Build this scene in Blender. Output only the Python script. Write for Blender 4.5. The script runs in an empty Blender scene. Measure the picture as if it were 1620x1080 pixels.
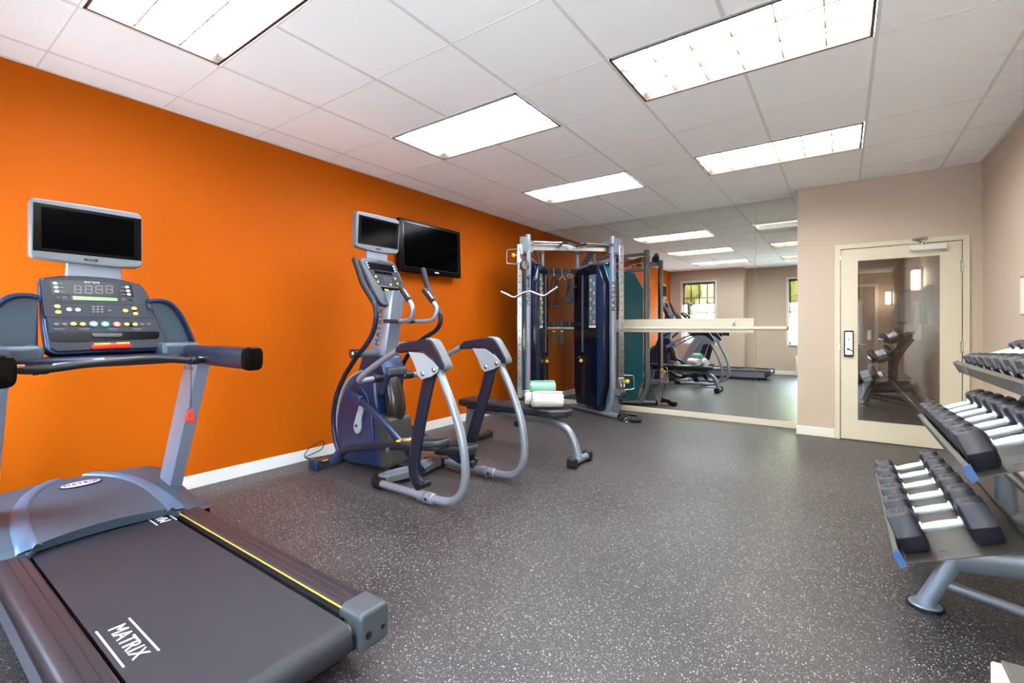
import bpy, bmesh, math, random
from mathutils import Vector, Matrix
random.seed(7)
R = math.radians
PI = math.pi
C = bpy.context.scene.collection

# ------------------------------------------------------------------ camera, world, exposure
CAMZ, FPX, YAW = 1.15, 734.7, 0.61852
cam_d = bpy.data.cameras.new('camera')
cam = bpy.data.objects.new('camera', cam_d)
C.objects.link(cam)
cam.location = (3.79, 0, CAMZ)
cam.rotation_euler = (PI / 2, 0, YAW)
cam_d.sensor_width = 36
cam_d.lens = FPX / 1620 * 36
cam_d.shift_y = -(540 - 518.1) / 1620
cam_d.clip_start = 0.02
bpy.context.scene.camera = cam

world = bpy.data.worlds.new('world')
bpy.context.scene.world = world
world.use_nodes = True
bg = world.node_tree.nodes['Background']
bg.inputs[0].default_value = (0.62, 0.80, 1.0, 1)
bg.inputs[1].default_value = 14.0

vs = bpy.context.scene.view_settings
vs.view_transform = 'Standard'
vs.look = 'None'
vs.exposure = 1.87
vs.gamma = 1
vs.use_curve_mapping = False

sun_d = bpy.data.lights.new('sun', 'SUN'); sun_d.energy = 9.0; sun_d.angle = R(1); sun_d.color = (1, 0.97, 0.9)
sun = bpy.data.objects.new('sun', sun_d); C.objects.link(sun)
sun.rotation_euler = (R(-38), R(10), 0)      # high behind the building, onto the ground outside
PANEL_L, PANEL_R = 8.6, 8.6      # brightness of the ceiling panels

# ------------------------------------------------------------------ helpers
SN, CS = math.sin(YAW), math.cos(YAW)
def at(px, py, X=None, Y=None, Z=None):
    """point of the place seen at a spot of the photograph, on a plane of known distance"""
    u, v = (px - 810) / FPX, -(py - 518.1) / FPX
    d = (u * CS - SN, u * SN + CS, v)
    if X is not None: t = (X - 3.79) / d[0]
    elif Y is not None: t = Y / d[1]
    else: t = (Z - CAMZ) / d[2]
    return Vector((3.79 + d[0] * t, d[1] * t, CAMZ + d[2] * t))
def XZ(pts, Y):
    return [(p.x, p.z) for p in (at(a, b, Y=Y) for a, b in pts)]
def LF(l, f, z=0):
    """sideways / forward of the camera spot, on the floor plan"""
    return Vector((3.79 + l * CS - f * SN, l * SN + f * CS, z))
def lin(c):
    return tuple(((v / 255) / 12.92 if v <= 10 else (((v / 255) + 0.055) / 1.055) ** 2.4) for v in c)

def mat(name, col, rough=0.5, metal=0.0, coat=0.0, bump=None, emit=None, alpha=None, spec=None, vary=None):
    m = bpy.data.materials.new(name)
    m.use_nodes = True
    nt = m.node_tree
    b = nt.nodes['Principled BSDF']
    c = lin(col)
    b.inputs['Base Color'].default_value = (*c, 1)
    b.inputs['Roughness'].default_value = rough
    b.inputs['Metallic'].default_value = metal
    b.inputs['Coat Weight'].default_value = coat
    if spec is not None: b.inputs['Specular IOR Level'].default_value = spec
    if emit:
        b.inputs['Emission Color'].default_value = (*lin(emit[0]), 1)
        b.inputs['Emission Strength'].default_value = emit[1]
    if alpha is not None: b.inputs['Alpha'].default_value = alpha
    tc = None
    if bump or vary:
        tc = nt.nodes.new('ShaderNodeTexCoord')
    if bump:
        n = nt.nodes.new('ShaderNodeTexNoise'); n.inputs['Scale'].default_value = bump[0]; n.inputs['Detail'].default_value = 3
        nt.links.new(tc.outputs['Object'], n.inputs['Vector'])
        bp = nt.nodes.new('ShaderNodeBump'); bp.inputs['Strength'].default_value = bump[1]; bp.inputs['Distance'].default_value = 0.002
        nt.links.new(n.outputs['Fac'], bp.inputs['Height']); nt.links.new(bp.outputs['Normal'], b.inputs['Normal'])
    if vary:
        n = nt.nodes.new('ShaderNodeTexNoise'); n.inputs['Scale'].default_value = vary[0]; n.inputs['Detail'].default_value = 4
        nt.links.new(tc.outputs['Object'], n.inputs['Vector'])
        r = nt.nodes.new('ShaderNodeValToRGB')
        r.color_ramp.elements[0].position = 0.3; r.color_ramp.elements[1].position = 0.7
        r.color_ramp.elements[0].color = (*[v * (1 - vary[1]) for v in c], 1)
        r.color_ramp.elements[1].color = (*[min(1, v * (1 + vary[1])) for v in c], 1)
        nt.links.new(n.outputs['Fac'], r.inputs['Fac']); nt.links.new(r.outputs['Color'], b.inputs['Base Color'])
    return m

ORG = Vector((0, 0, 0))
class MB:
    """collects shapes and links them as one mesh object"""
    def __init__(s):
        s.v, s.f = [], []
    def add(s, vs_, fs_):
        n = len(s.v)
        s.v += [Vector(v) for v in vs_]
        s.f += [tuple(i + n for i in f) for f in fs_]
        return s
    def box(s, c, size, rot=None):
        hx, hy, hz = size[0] / 2, size[1] / 2, size[2] / 2
        vs_ = [Vector((x * hx, y * hy, z * hz)) for x in (-1, 1) for y in (-1, 1) for z in (-1, 1)]
        if rot is not None: vs_ = [rot @ v for v in vs_]
        c = Vector(c)
        return s.add([v + c for v in vs_], [(0, 1, 3, 2), (4, 6, 7, 5), (0, 4, 5, 1), (2, 3, 7, 6), (0, 2, 6, 4), (1, 5, 7, 3)])
    def span(s, x0, x1, y0, y1, z0, z1):
        return s.box(((x0 + x1) / 2, (y0 + y1) / 2, (z0 + z1) / 2), (abs(x1 - x0), abs(y1 - y0), abs(z1 - z0)))
    def prism(s, poly, base, u, v, w):
        """poly in the (u,v) plane through base, extruded by vector w"""
        u, v, w, base = Vector(u), Vector(v), Vector(w), Vector(base)
        n = len(poly)
        a = [base + u * p[0] + v * p[1] for p in poly]
        b = [p + w for p in a]
        fs_ = [tuple(range(n)), tuple(range(2 * n - 1, n - 1, -1))]
        fs_ += [(i, i + n, (i + 1) % n + n, (i + 1) % n) for i in range(n)]
        return s.add(a + b, fs_)
    def xz(s, poly, y0, y1):
        return s.prism(poly, (0, y0, 0), (1, 0, 0), (0, 0, 1), (0, y1 - y0, 0))
    def yz(s, poly, x0, x1):
        return s.prism(poly, (x0, 0, 0), (0, 1, 0), (0, 0, 1), (x1 - x0, 0, 0))
    def xy(s, poly, z0, z1):
        return s.prism(poly, (0, 0, z0), (1, 0, 0), (0, 1, 0), (0, 0, z1 - z0))
    def sweep(s, pts, ra, rb=None, seg=14, up=(0, 0, 1), caps=True, power=1.0):
        """tube through pts; ra in the sideways direction, rb in the 'up' direction; power<1 squares the section"""
        pts = [Vector(p) for p in pts]
        rb = ra if rb is None else rb
        n = len(pts)
        ra = ra if isinstance(ra, (list, tuple)) else [ra] * n
        rb = rb if isinstance(rb, (list, tuple)) else [rb] * n
        up = Vector(up)
        rings, side = [], None
        for i, p in enumerate(pts):
            t = (pts[min(i + 1, n - 1)] - pts[max(i - 1, 0)]).normalized()
            if side is None:
                side = t.cross(up)
                if side.length < 1e-3: side = t.cross(Vector((1, 0, 0.01)))
            else:
                side = side - t * side.dot(t)
            side.normalize()
            nrm = side.cross(t).normalized()
            ring = []
            for k in range(seg):
                a = 2 * PI * (k + 0.5) / seg
                ca, sa = math.cos(a), math.sin(a)
                ca = math.copysign(abs(ca) ** power, ca); sa = math.copysign(abs(sa) ** power, sa)
                ring.append(p + side * ra[i] * ca + nrm * rb[i] * sa)
            rings.append(ring)
        vs_ = [v for r_ in rings for v in r_]
        fs_ = []
        for i in range(n - 1):
            for k in range(seg):
                k2 = (k + 1) % seg
                fs_.append((i * seg + k, i * seg + k2, (i + 1) * seg + k2, (i + 1) * seg + k))
        if caps:
            fs_.append(tuple(range(seg - 1, -1, -1)))
            fs_.append(tuple((n - 1) * seg + k for k in range(seg)))
        return s.add(vs_, fs_)
    def cyl(s, a, b, r, r2=None, seg=20):
        r2 = r if r2 is None else r2
        return s.sweep([a, b], [r, r2], seg=seg)
    def ball(s, c, r, seg=14, sq=(1, 1, 1)):
        c = Vector(c); vs_, fs_ = [], []
        m = seg // 2
        for i in range(m + 1):
            th = PI * i / m
            for k in range(seg):
                ph = 2 * PI * k / seg
                vs_.append(c + Vector((r * sq[0] * math.sin(th) * math.cos(ph), r * sq[1] * math.sin(th) * math.sin(ph), r * sq[2] * math.cos(th))))
        for i in range(m):
            for k in range(seg):
                k2 = (k + 1) % seg
                fs_.append((i * seg + k, (i + 1) * seg + k, (i + 1) * seg + k2, i * seg + k2))
        return s.add(vs_, fs_)
    def grid(s, fn, nu, nv, closed=False):
        n = len(s.v)
        for i in range(nu + 1):
            for j in range(nv + 1):
                s.v.append(Vector(fn(i / nu, j / nv)))
        for i in range(nu):
            for j in range(nv):
                a = n + i * (nv + 1) + j
                s.f.append((a, a + nv + 1, a + nv + 2, a + 1))
        return s
    def build(s, name, m, parent=None, bevel=0, bseg=2, smooth=True, label=None, solid=None):
        me = bpy.data.meshes.new(name)
        o_ = parent_origin(parent)
        me.from_pydata([v - o_ for v in s.v], [], s.f)
        bm = bmesh.new(); bm.from_mesh(me)
        bmesh.ops.remove_doubles(bm, verts=bm.verts, dist=1e-5)
        bmesh.ops.recalc_face_normals(bm, faces=bm.faces)
        bm.to_mesh(me); bm.free()
        for m_ in (m if isinstance(m, (list, tuple)) else [m]): me.materials.append(m_)
        o = bpy.data.objects.new(name, me)
        C.objects.link(o)
        if parent is not None: o.parent = parent
        if solid:
            md = o.modifiers.new('solid', 'SOLIDIFY'); md.thickness = solid; md.offset = 0
        if bevel:
            md = o.modifiers.new('bevel', 'BEVEL'); md.width = bevel; md.segments = bseg; md.limit_method = 'ANGLE'; md.angle_limit = R(35)
            md.harden_normals = False
        if smooth:
            for p in me.polygons: p.use_smooth = True
            try: me.set_sharp_from_angle(angle=R(38))
            except Exception: pass
        if label: o['label'] = label
        return o

def parent_origin(p):
    o = Vector((0, 0, 0))
    while p is not None:
        o = o + p.location; p = p.parent
    return o
def thing(name, label, cat, loc=(0, 0, 0), group=None):
    o = bpy.data.objects.new(name, None)
    C.objects.link(o)
    o.empty_display_size = 0.1
    o.location = loc
    o['label'] = label; o['category'] = cat
    if group: o['group'] = group
    return o
def tag(o, label, cat, group=None):
    o['label'] = label; o['category'] = cat
    if group: o['group'] = group
    return o
def struct(name, mb, m, **k):
    o = mb.build(name, m, **k); o['kind'] = 'structure'
    return o
def children(o): return [c for c in bpy.data.objects if c.parent == o]
def copy_tree(o, parent=None):
    c = o.copy(); C.objects.link(c); c.parent = parent
    for ch in children(o): copy_tree(ch, c)
    return c
def smoothpath(pts, n=6, closed=False):
    """Catmull-Rom through the points"""
    pts = [Vector(p) for p in pts]
    out = []
    N = len(pts)
    for i in range(N - 1):
        p0 = pts[max(i - 1, 0)]; p1 = pts[i]; p2 = pts[i + 1]; p3 = pts[min(i + 2, N - 1)]
        for k in range(n):
            t = k / n
            out.append(0.5 * ((2 * p1) + (p2 - p0) * t + (2 * p0 - 5 * p1 + 4 * p2 - p3) * t * t + (3 * p1 - p0 - 3 * p2 + p3) * t ** 3))
    out.append(pts[-1])
    return out
def fillet(pts, r, n=6):
    pts = [Vector(p) for p in pts]
    out = [pts[0]]
    for i in range(1, len(pts) - 1):
        a, b, c = pts[i - 1], pts[i], pts[i + 1]
        ra = min(r, (a - b).length * 0.48, (c - b).length * 0.48)
        p, q = b + (a - b).normalized() * ra, b + (c - b).normalized() * ra
        for k in range(n + 1):
            t = k / n
            out.append(p * (1 - t) ** 2 + b * 2 * t * (1 - t) + q * t * t)
    out.append(pts[-1])
    return out
def roundrect(w, h, r, n=5, cx=0, cy=0):
    out = []
    for sx, sy, a0 in ((1, 1, 0), (-1, 1, 90), (-1, -1, 180), (1, -1, 270)):
        for k in range(n + 1):
            a = R(a0 + 90 * k / n)
            out.append((cx + sx * (w / 2 - r) + r * math.cos(a), cy + sy * (h / 2 - r) + r * math.sin(a)))
    return out
def text(name, body, size, origin, u, v, m, parent=None, depth=0.0008, align='CENTER', space=1.0, sx=1.0, label=None):
    """lettering lying in the plane of u (reading direction) and v (up)"""
    cu = bpy.data.curves.new(name, 'FONT')
    cu.body = body; cu.size = size; cu.extrude = depth; cu.align_x = align; cu.align_y = 'CENTER'
    cu.space_character = space
    cu.resolution_u = 3
    tmp = bpy.data.objects.new(name, cu); C.objects.link(tmp)
    dg = bpy.context.evaluated_depsgraph_get()
    me = bpy.data.meshes.new_from_object(tmp.evaluated_get(dg))
    bpy.data.objects.remove(tmp)
    u, v = Vector(u).normalized(), Vector(v).normalized()
    w = u.cross(v)
    po = parent_origin(parent)
    for vt in me.vertices:
        c = vt.co.copy()
        vt.co = Vector(origin) + u * c.x * sx + v * c.y + w * c.z - po
    me.materials.clear(); me.materials.append(m)
    o = bpy.data.objects.new(name, me); C.objects.link(o)
    if parent is not None: o.parent = parent
    if label: o['label'] = label
    return o
class Plane:
    """local frame for laying details on a face"""
    def __init__(s, o, u, v):
        s.o, s.u, s.v = Vector(o), Vector(u).normalized(), Vector(v).normalized()
        s.w = s.u.cross(s.v).normalized()
    def p(s, a, b, h=0): return s.o + s.u * a + s.v * b + s.w * h
    def rr(s, mb, w, h, r, cx, cy, h0, h1):
        return mb.prism(roundrect(w, h, r, 5, cx, cy), s.o + s.w * h0, s.u, s.v, s.w * (h1 - h0))
    def disc(s, mb, cx, cy, r, h0, h1, seg=18, sx=1):
        return mb.prism([(cx + sx * r * math.cos(2 * PI * k / seg), cy + r * math.sin(2 * PI * k / seg)) for k in range(seg)], s.o + s.w * h0, s.u, s.v, s.w * (h1 - h0))
    def frame(s, mb, w, h, t, cx, cy, h0, h1):
        for (a, b, ww, hh) in ((0, h / 2, w + t, t), (0, -h / 2, w + t, t), (w / 2, 0, t, h), (-w / 2, 0, t, h)):
            mb.prism([(cx + a - ww / 2, cy + b - hh / 2), (cx + a + ww / 2, cy + b - hh / 2), (cx + a + ww / 2, cy + b + hh / 2), (cx + a - ww / 2, cy + b + hh / 2)], s.o + s.w * h0, s.u, s.v, s.w * (h1 - h0))
        return mb

# ------------------------------------------------------------------ materials
M = {}
M['orange'] = mat('orange_paint', (182, 83, 0), 0.6, bump=(220, 0.12), spec=0.12)
M['beige'] = mat('beige_paint', (195, 177, 162), 0.6, bump=(260, 0.08))
M['cream'] = mat('cream_paint', (216, 206, 188), 0.45)
M['trim'] = mat('white_trim', (226, 224, 218), 0.4)
M['tbar'] = mat('ceiling_bar', (224, 221, 220), 0.5)
M['tile'] = mat('ceiling_tile', (252, 252, 253), 0.9, bump=(420, 0.25))
M['silver'] = mat('silver_powder', (146, 153, 171), 0.33, 0.5, vary=(6, .04))
M['steel'] = mat('brushed_steel', (190, 190, 188), 0.25, 1.0)
M['chrome'] = mat('chrome', (190, 193, 198), 0.2, 1.0)
M['grey_plastic'] = mat('grey_plastic', (62, 66, 72), 0.45)
M['lightgrey_plastic'] = mat('light_grey_plastic', (100, 105, 111), 0.4)
M['dark_plastic'] = mat('dark_plastic', (20, 21, 26), 0.42)
M['panel_grey'] = mat('panel_grey', (28, 31, 42), 0.55, spec=0.25)
M['black'] = mat('black_plastic', (20, 20, 22), 0.4)
M['rubber'] = mat('black_rubber', (18, 18, 20), 0.6)
M['screen'] = mat('dark_screen', (2, 2, 3), 0.12, spec=0.04)
M['bezel_black'] = mat('piano_black', (7, 6, 6), 0.22, spec=0.12)
M['bluegrey'] = mat('blue_grey_metallic', (50, 66, 102), 0.28, 0.6)
M['navy'] = mat('dark_navy_metallic', (34, 38, 58), 0.35, 0.35)
M['hood'] = mat('hood_grey', (60, 74, 86), 0.42, 0.1)
M['hoodband'] = mat('hood_band_grey', (82, 104, 128), 0.36, 0.2)
M['rail'] = mat('rail_grey', (52, 48, 54), 0.38, 0.35)
M['uprights'] = mat('upright_paint', (150, 158, 178), 0.35, 0.5)
M['belt'] = mat('running_belt', (27, 28, 38), 0.48, bump=(900, 0.5), vary=(5, 0.12))
M['white'] = mat('white_ink', (225, 225, 228), 0.5)
M['yellow'] = mat('yellow_plastic', (238, 182, 20), 0.4)
M['btn_yellow'] = mat('yellow_button', (232, 190, 40), 0.4)
M['btn_green'] = mat('green_button', (20, 160, 84), 0.35)
M['btn_red'] = mat('red_button', (214, 40, 48), 0.35)
M['btn_blue'] = mat('blue_button', (50, 130, 214), 0.35)
M['red'] = mat('red_plastic', (214, 44, 24), 0.35)
M['lcd'] = mat('lcd_green', (60, 120, 20), 0.3, emit=((110, 190, 20), 0.12))
M['segment'] = mat('led_segment', (70, 58, 62), 0.4)
M['greenbutton_text'] = M['white']
M['shroud_in'] = mat('navy_shroud', (12, 18, 34), 0.12, spec=0.6)
M['shroud_out'] = mat('daylit_shroud', (26, 120, 148), 0.16, spec=0.6)  # outer shroud panels: teal daylight reflection put into the base colour
M['placard'] = mat('placard', (92, 108, 132), 0.3)
M['pad'] = mat('bench_vinyl', (28, 29, 37), 0.38, bump=(300, 0.2))
M['towel_white'] = mat('white_terry', (232, 232, 238), 0.95, bump=(380, 1.0))
M['towel_green'] = mat('green_terry', (136, 186, 164), 0.95, bump=(380, 1.0))
M['rack'] = mat('rack_silver', (140, 148, 166), 0.34, 0.55)
M['shelf'] = mat('shelf_steel', (94, 90, 88), 0.36, 0.7)
M['shelf_cap'] = mat('blue_cap', (58, 88, 142), 0.4)
M['hex'] = mat('hex_rubber', (24, 26, 42), 0.4, spec=0.6)
M['handle_steel'] = mat('dumbbell_handle', (196, 204, 222), 0.35, 0.4)
M['ink'] = mat('dark_ink', (34, 32, 34), 0.6)
M['shaft'] = mat('lever_grey', (160, 170, 186), 0.35, 0.2)
M['ell_blue'] = mat('blue_black_shroud', (28, 42, 80), 0.3, spec=0.6)
M['brown_black'] = mat('smoked_cover', (36, 28, 24), 0.28, spec=0.5)
M['floor_tile'] = mat('hall_tile', (84, 72, 66), 0.35, vary=(3, .1))
M['hallwall'] = mat('hall_wall', (190, 166, 142), 0.6)

# floor rubber with flecks
def floor_mat():
    m = bpy.data.materials.new('speckled_rubber'); m.use_nodes = True
    nt = m.node_tree; b = nt.nodes['Principled BSDF']; L = nt.links
    tc = nt.nodes.new('ShaderNodeTexCoord')
    big = nt.nodes.new('ShaderNodeTexNoise'); big.inputs['Scale'].default_value = 1.3; big.inputs['Detail'].default_value = 5
    L.new(tc.outputs['Object'], big.inputs['Vector'])
    base = nt.nodes.new('ShaderNodeValToRGB')
    base.color_ramp.elements[0].color = (*lin((46, 42, 44)), 1); base.color_ramp.elements[0].position = 0.32
    base.color_ramp.elements[1].color = (*lin((62, 58, 59)), 1); base.color_ramp.elements[1].position = 0.7
    L.new(big.outputs['Fac'], base.inputs['Fac'])
    cur = base.outputs['Color']
    dist = nt.nodes.new('ShaderNodeTexNoise'); dist.inputs['Scale'].default_value = 90
    L.new(tc.outputs['Object'], dist.inputs['Vector'])
    mp = nt.nodes.new('ShaderNodeMix'); mp.data_type = 'VECTOR'; mp.inputs[0].default_value = 0.010
    L.new(tc.outputs['Object'], mp.inputs[4]); L.new(dist.outputs['Color'], mp.inputs[5])
    for sc, thr, col, keep in ((120, 0.26, (186, 181, 178), 0.74), (230, 0.30, (150, 145, 142), 0.62), (70, 0.17, (200, 196, 192), 0.88)):
        vo = nt.nodes.new('ShaderNodeTexVoronoi'); vo.inputs['Scale'].default_value = sc
        L.new(mp.outputs[1], vo.inputs['Vector'])
        lt = nt.nodes.new('ShaderNodeMath'); lt.operation = 'LESS_THAN'; lt.inputs[1].default_value = thr
        L.new(vo.outputs['Distance'], lt.inputs[0])
        sp = nt.nodes.new('ShaderNodeSeparateColor'); L.new(vo.outputs['Color'], sp.inputs[0])
        gt = nt.nodes.new('ShaderNodeMath'); gt.operation = 'GREATER_THAN'; gt.inputs[1].default_value = keep
        L.new(sp.outputs[0], gt.inputs[0])
        mu = nt.nodes.new('ShaderNodeMath'); mu.operation = 'MULTIPLY'
        L.new(lt.outputs[0], mu.inputs[0]); L.new(gt.outputs[0], mu.inputs[1])
        mx = nt.nodes.new('ShaderNodeMix'); mx.data_type = 'RGBA'
        L.new(mu.outputs[0], mx.inputs[0]); L.new(cur, mx.inputs[6]); mx.inputs[7].default_value = (*lin(col), 1)
        cur = mx.outputs[2]
    L.new(cur, b.inputs['Base Color'])
    b.inputs['Specular IOR Level'].default_value = 0.38
    rn = nt.nodes.new('ShaderNodeMapRange'); rn.inputs[3].default_value = 0.36; rn.inputs[4].default_value = 0.48
    L.new(big.outputs['Fac'], rn.inputs[0]); L.new(rn.outputs[0], b.inputs['Roughness'])
    n2 = nt.nodes.new('ShaderNodeTexNoise'); n2.inputs['Scale'].default_value = 260
    L.new(tc.outputs['Object'], n2.inputs['Vector'])
    bp = nt.nodes.new('ShaderNodeBump'); bp.inputs['Strength'].default_value = 0.25; bp.inputs['Distance'].default_value = 0.002
    L.new(n2.outputs['Fac'], bp.inputs['Height']); L.new(bp.outputs['Normal'], b.inputs['Normal'])
    return m
M['floor'] = floor_mat()

def glass_mat(name, refl, tint=(1, 1, 1)):
    m = bpy.data.materials.new(name); m.use_nodes = True
    nt = m.node_tree; nt.nodes.clear()
    out = nt.nodes.new('ShaderNodeOutputMaterial')
    tr = nt.nodes.new('ShaderNodeBsdfTransparent'); tr.inputs[0].default_value = (*tint, 1)
    gl = nt.nodes.new('ShaderNodeBsdfGlossy'); gl.inputs['Roughness'].default_value = 0.0
    mx = nt.nodes.new('ShaderNodeMixShader'); mx.inputs[0].default_value = refl
    nt.links.new(tr.outputs[0], mx.inputs[1]); nt.links.new(gl.outputs[0], mx.inputs[2]); nt.links.new(mx.outputs[0], out.inputs[0])
    return m
M['glass_door'] = glass_mat('door_glass', 0.16, (0.9, 0.9, 0.9))
M['glass_win'] = glass_mat('window_glass', 0.05)
M['mirror'] = mat('mirror_silver', (222, 226, 218), 0.0, 1.0)
def shade_mat():
    m = bpy.data.materials.new('solar_shade'); m.use_nodes = True
    nt = m.node_tree; nt.nodes.clear()
    out = nt.nodes.new('ShaderNodeOutputMaterial')
    tr = nt.nodes.new('ShaderNodeBsdfTransparent'); tr.inputs[0].default_value = (0.8, 0.74, 0.55, 1)
    df = nt.nodes.new('ShaderNodeBsdfDiffuse'); df.inputs[0].default_value = (*lin((120, 96, 60)), 1)
    mx = nt.nodes.new('ShaderNodeMixShader'); mx.inputs[0].default_value = 0.72
    nt.links.new(tr.outputs[0], mx.inputs[1]); nt.links.new(df.outputs[0], mx.inputs[2]); nt.links.new(mx.outputs[0], out.inputs[0])
    return m
M['shade'] = shade_mat()
def emitter(name, col, strength):
    m = bpy.data.materials.new(name); m.use_nodes = True
    nt = m.node_tree; nt.nodes.clear()
    out = nt.nodes.new('ShaderNodeOutputMaterial'); em = nt.nodes.new('ShaderNodeEmission')
    em.inputs[0].default_value = (*lin(col), 1); em.inputs[1].default_value = strength
    nt.links.new(em.outputs[0], out.inputs[0])
    return m
M['panel_l'] = emitter('lamp_cool', (238, 246, 255), PANEL_L)
M['panel_r'] = emitter('lamp_warm', (250, 248, 240), PANEL_R)
M['sconce'] = emitter('sconce_glass', (255, 240, 214), 4)
M['baffle'] = mat('baffle', (120, 104, 74), 0.5)
M['leaf'] = mat('leaves', (196, 200, 150), 0.9, vary=(9, .5))
M['bounce_lawn'] = mat('lawn', (200, 198, 192), 0.95)  # lawn made near-white so it bounces daylight up to the ceiling

# ------------------------------------------------------------------ room shell
H = 2.65
XR = 4.825          # right wall
YM, YD = 6.2, 5.9   # mirror wall, door wall
YB1, YB2, XJ = -0.30, -0.70, 1.79
XD = 3.392          # where the door wall steps forward
HX, HY, HH = 4.60, 12.2, 2.28   # hallway: right wall, end, ceiling

struct('floor', MB().span(-0.15, XR + 0.15, -0.85, 6.35, -0.1, 0), M['floor'], smooth=False)
struct('wall_left', MB().span(-0.15, 0, -0.45, 6.35, 0, H), M['orange'], smooth=False)
struct('wall_right', MB().span(XR, XR + 0.15, -0.85, 6.05, 0, H), M['beige'], smooth=False)
struct('wall_far', MB().span(0, XD, YM + 0.012, YM + 0.15, 0, H), M['beige'], smooth=False)

# door wall with its opening
DX0, DX1, DZ = 3.775, 4.687, 1.953
struct('wall_door', MB().span(XD, DX0 - 0.01, YD, YD + 0.14, 0, H).span(DX1 + 0.01, XR, YD, YD + 0.14, 0, H)
       .span(DX0 - 0.01, DX1 + 0.01, YD, YD + 0.14, DZ + 0.01, H).span(XD, XD + 0.1, YD + 0.14, YM + 0.15, 0, H), M['beige'], smooth=False)

# back wall: two stretches, a window in each
W1 = (0.315, 1.13, 0.744, 2.33)
W2 = (2.72, 4.1, 0.744, 2.33)
def wall_hole(x0, x1, y0, y1, w):
    return (MB().span(x0, w[0], y0, y1, 0, H).span(w[1], x1, y0, y1, 0, H)
            .span(w[0], w[1], y0, y1, 0, w[2]).span(w[0], w[1], y0, y1, w[3], H))
struct('wall_back', wall_hole(0, XJ, YB1 - 0.15, YB1, W1), M['beige'], smooth=False)
mb = wall_hole(XJ, XR, YB2 - 0.15, YB2, W2)
mb.span(XJ - 0.15, XJ, YB2 - 0.15, YB1 - 0.15, 0, H)
struct('wall_back_recess', mb, M['beige'], smooth=False)

# ceiling: tiles with holes where the fixtures sit
T = 0.6096
gx = lambda i: i * T - 0.336
gy = lambda j: j * T + 2.4207
fix = [(2, 0), (5, 0), (2, 3), (5, 3), (2, -3), (5, -3)]
holes = set()
for i, j in fix: holes |= {(i, j), (i + 1, j)}
ceil = MB(); bars = MB()
for i in range(0, 9):
    for j in range(-6, 7):
        if (i, j) in holes: continue
        x0, x1 = max(gx(i), 0), min(gx(i + 1), XR); y0, y1 = max(gy(j), YB2), min(gy(j + 1), YM + 0.1)
        if x1 <= x0 or y1 <= y0: continue
        ceil.span(x0, x1, y0, y1, H, H + 0.02)
for i in range(1, 9):
    for j in range(-6, 7):
        if (i - 1, j) in holes and (i, j) in holes: continue
        y0, y1 = max(gy(j), YB2), min(gy(j + 1), YM)
        if y1 > y0: bars.span(gx(i) - 0.009, gx(i) + 0.009, y0, y1, H - 0.003, H)
for j in range(-5, 7):
    for i in range(0, 9):
        if (i, j) in holes and (i, j - 1) in holes: continue
        x0, x1 = max(gx(i), 0), min(gx(i + 1), XR)
        if YB2 < gy(j) < YM: bars.span(x0, x1, gy(j) - 0.0035, gy(j) + 0.0035, H - 0.002, H)
for a in ((0, 0.022, YB1, YM), (XR - 0.022, XR, YB2, YD)): bars.span(*a, H - 0.004, H)
bars.span(0, XD, YM - 0.022, YM, H - 0.004, H).span(XD, XR, YD - 0.022, YD, H - 0.004, H)
bars.span(XD - 0.022, XD, YD, YM, H - 0.004, H)
struct('ceiling', ceil, M['tile'], smooth=False)
struct('trim_1', bars, M['tbar'], smooth=False)

# baseboards
def base(name, x0, x1, y0, y1):
    struct(name, MB().span(x0, x1, y0, y1, 0, 0.095), M['trim'], bevel=0.004, smooth=False)
base('baseboard_left', 0, 0.014, YB1, YM - 0.02)
base('baseboard_right', XR - 0.014, XR, YB2, YD)
base('baseboard_door_left', XD - 0.012, DX0 - 0.052, YD - 0.014, YD)
base('baseboard_back', 0.014, XJ, YB1, YB1 + 0.014)
base('baseboard_back_recess', XJ, XR - 0.014, YB2, YB2 + 0.014)
struct('baseboard_far', MB().span(0.0, XD, YM - 0.022, YM + 0.01, 0, 0.068), M['cream'], bevel=0.003, smooth=False)

# mirror panels on the far wall
for k, (a, b) in enumerate(((0.002, 0.493), (0.496, 2.942), (2.945, XD - 0.002))):
    o = MB().span(a, b, YM, YM + 0.006, 0.07, H - 0.004).build('mirror', M['mirror'], smooth=False)
    tag(o, ('narrow wall mirror panel in the corner behind the cable machine',
            'wide wall mirror panel between the two vertical seams, behind the barre board',
            'tall wall mirror panel next to the door wall, at the free end of the barre')[k], 'mirror', 'mirror panels on the far wall')

# ------------------------------------------------------------------ door, frame, glass, hardware
fr = MB().span(DX0 - 0.051, DX0 - 0.006, YD - 0.016, YD + 0.14, 0, DZ + 0.052).span(DX1 + 0.006, DX1 + 0.053, YD - 0.016, YD + 0.14, 0, DZ + 0.052)
fr.span(DX0 - 0.006, DX1 + 0.006, YD - 0.016, YD + 0.14, DZ + 0.006, DZ + 0.052)
struct('trim_2', fr, M['cream'], bevel=0.003, smooth=False)
door = bpy.data.objects.new('door_1', None); C.objects.link(door); door.location = (DX0, YD, 0); door['kind'] = 'structure'
GX0, GX1, GZ0, GZ1 = 3.911, 4.543, 0.201, 1.836
d = MB().span(DX0, GX0, YD - 0.002, YD + 0.042, 0.008, DZ).span(GX1, DX1, YD - 0.002, YD + 0.042, 0.008, DZ)
d.span(GX0, GX1, YD - 0.002, YD + 0.042, 0.008, GZ0).span(GX0, GX1, YD - 0.002, YD + 0.042, GZ1, DZ)
d.build('door_leaf', M['cream'], door, smooth=False)
MB().span(GX0 - 0.004, GX1 + 0.004, YD + 0.016, YD + 0.022, GZ0 - 0.004, GZ1 + 0.004).build('door_glass', M['glass_door'], door, smooth=False)
mb = MB()
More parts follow.
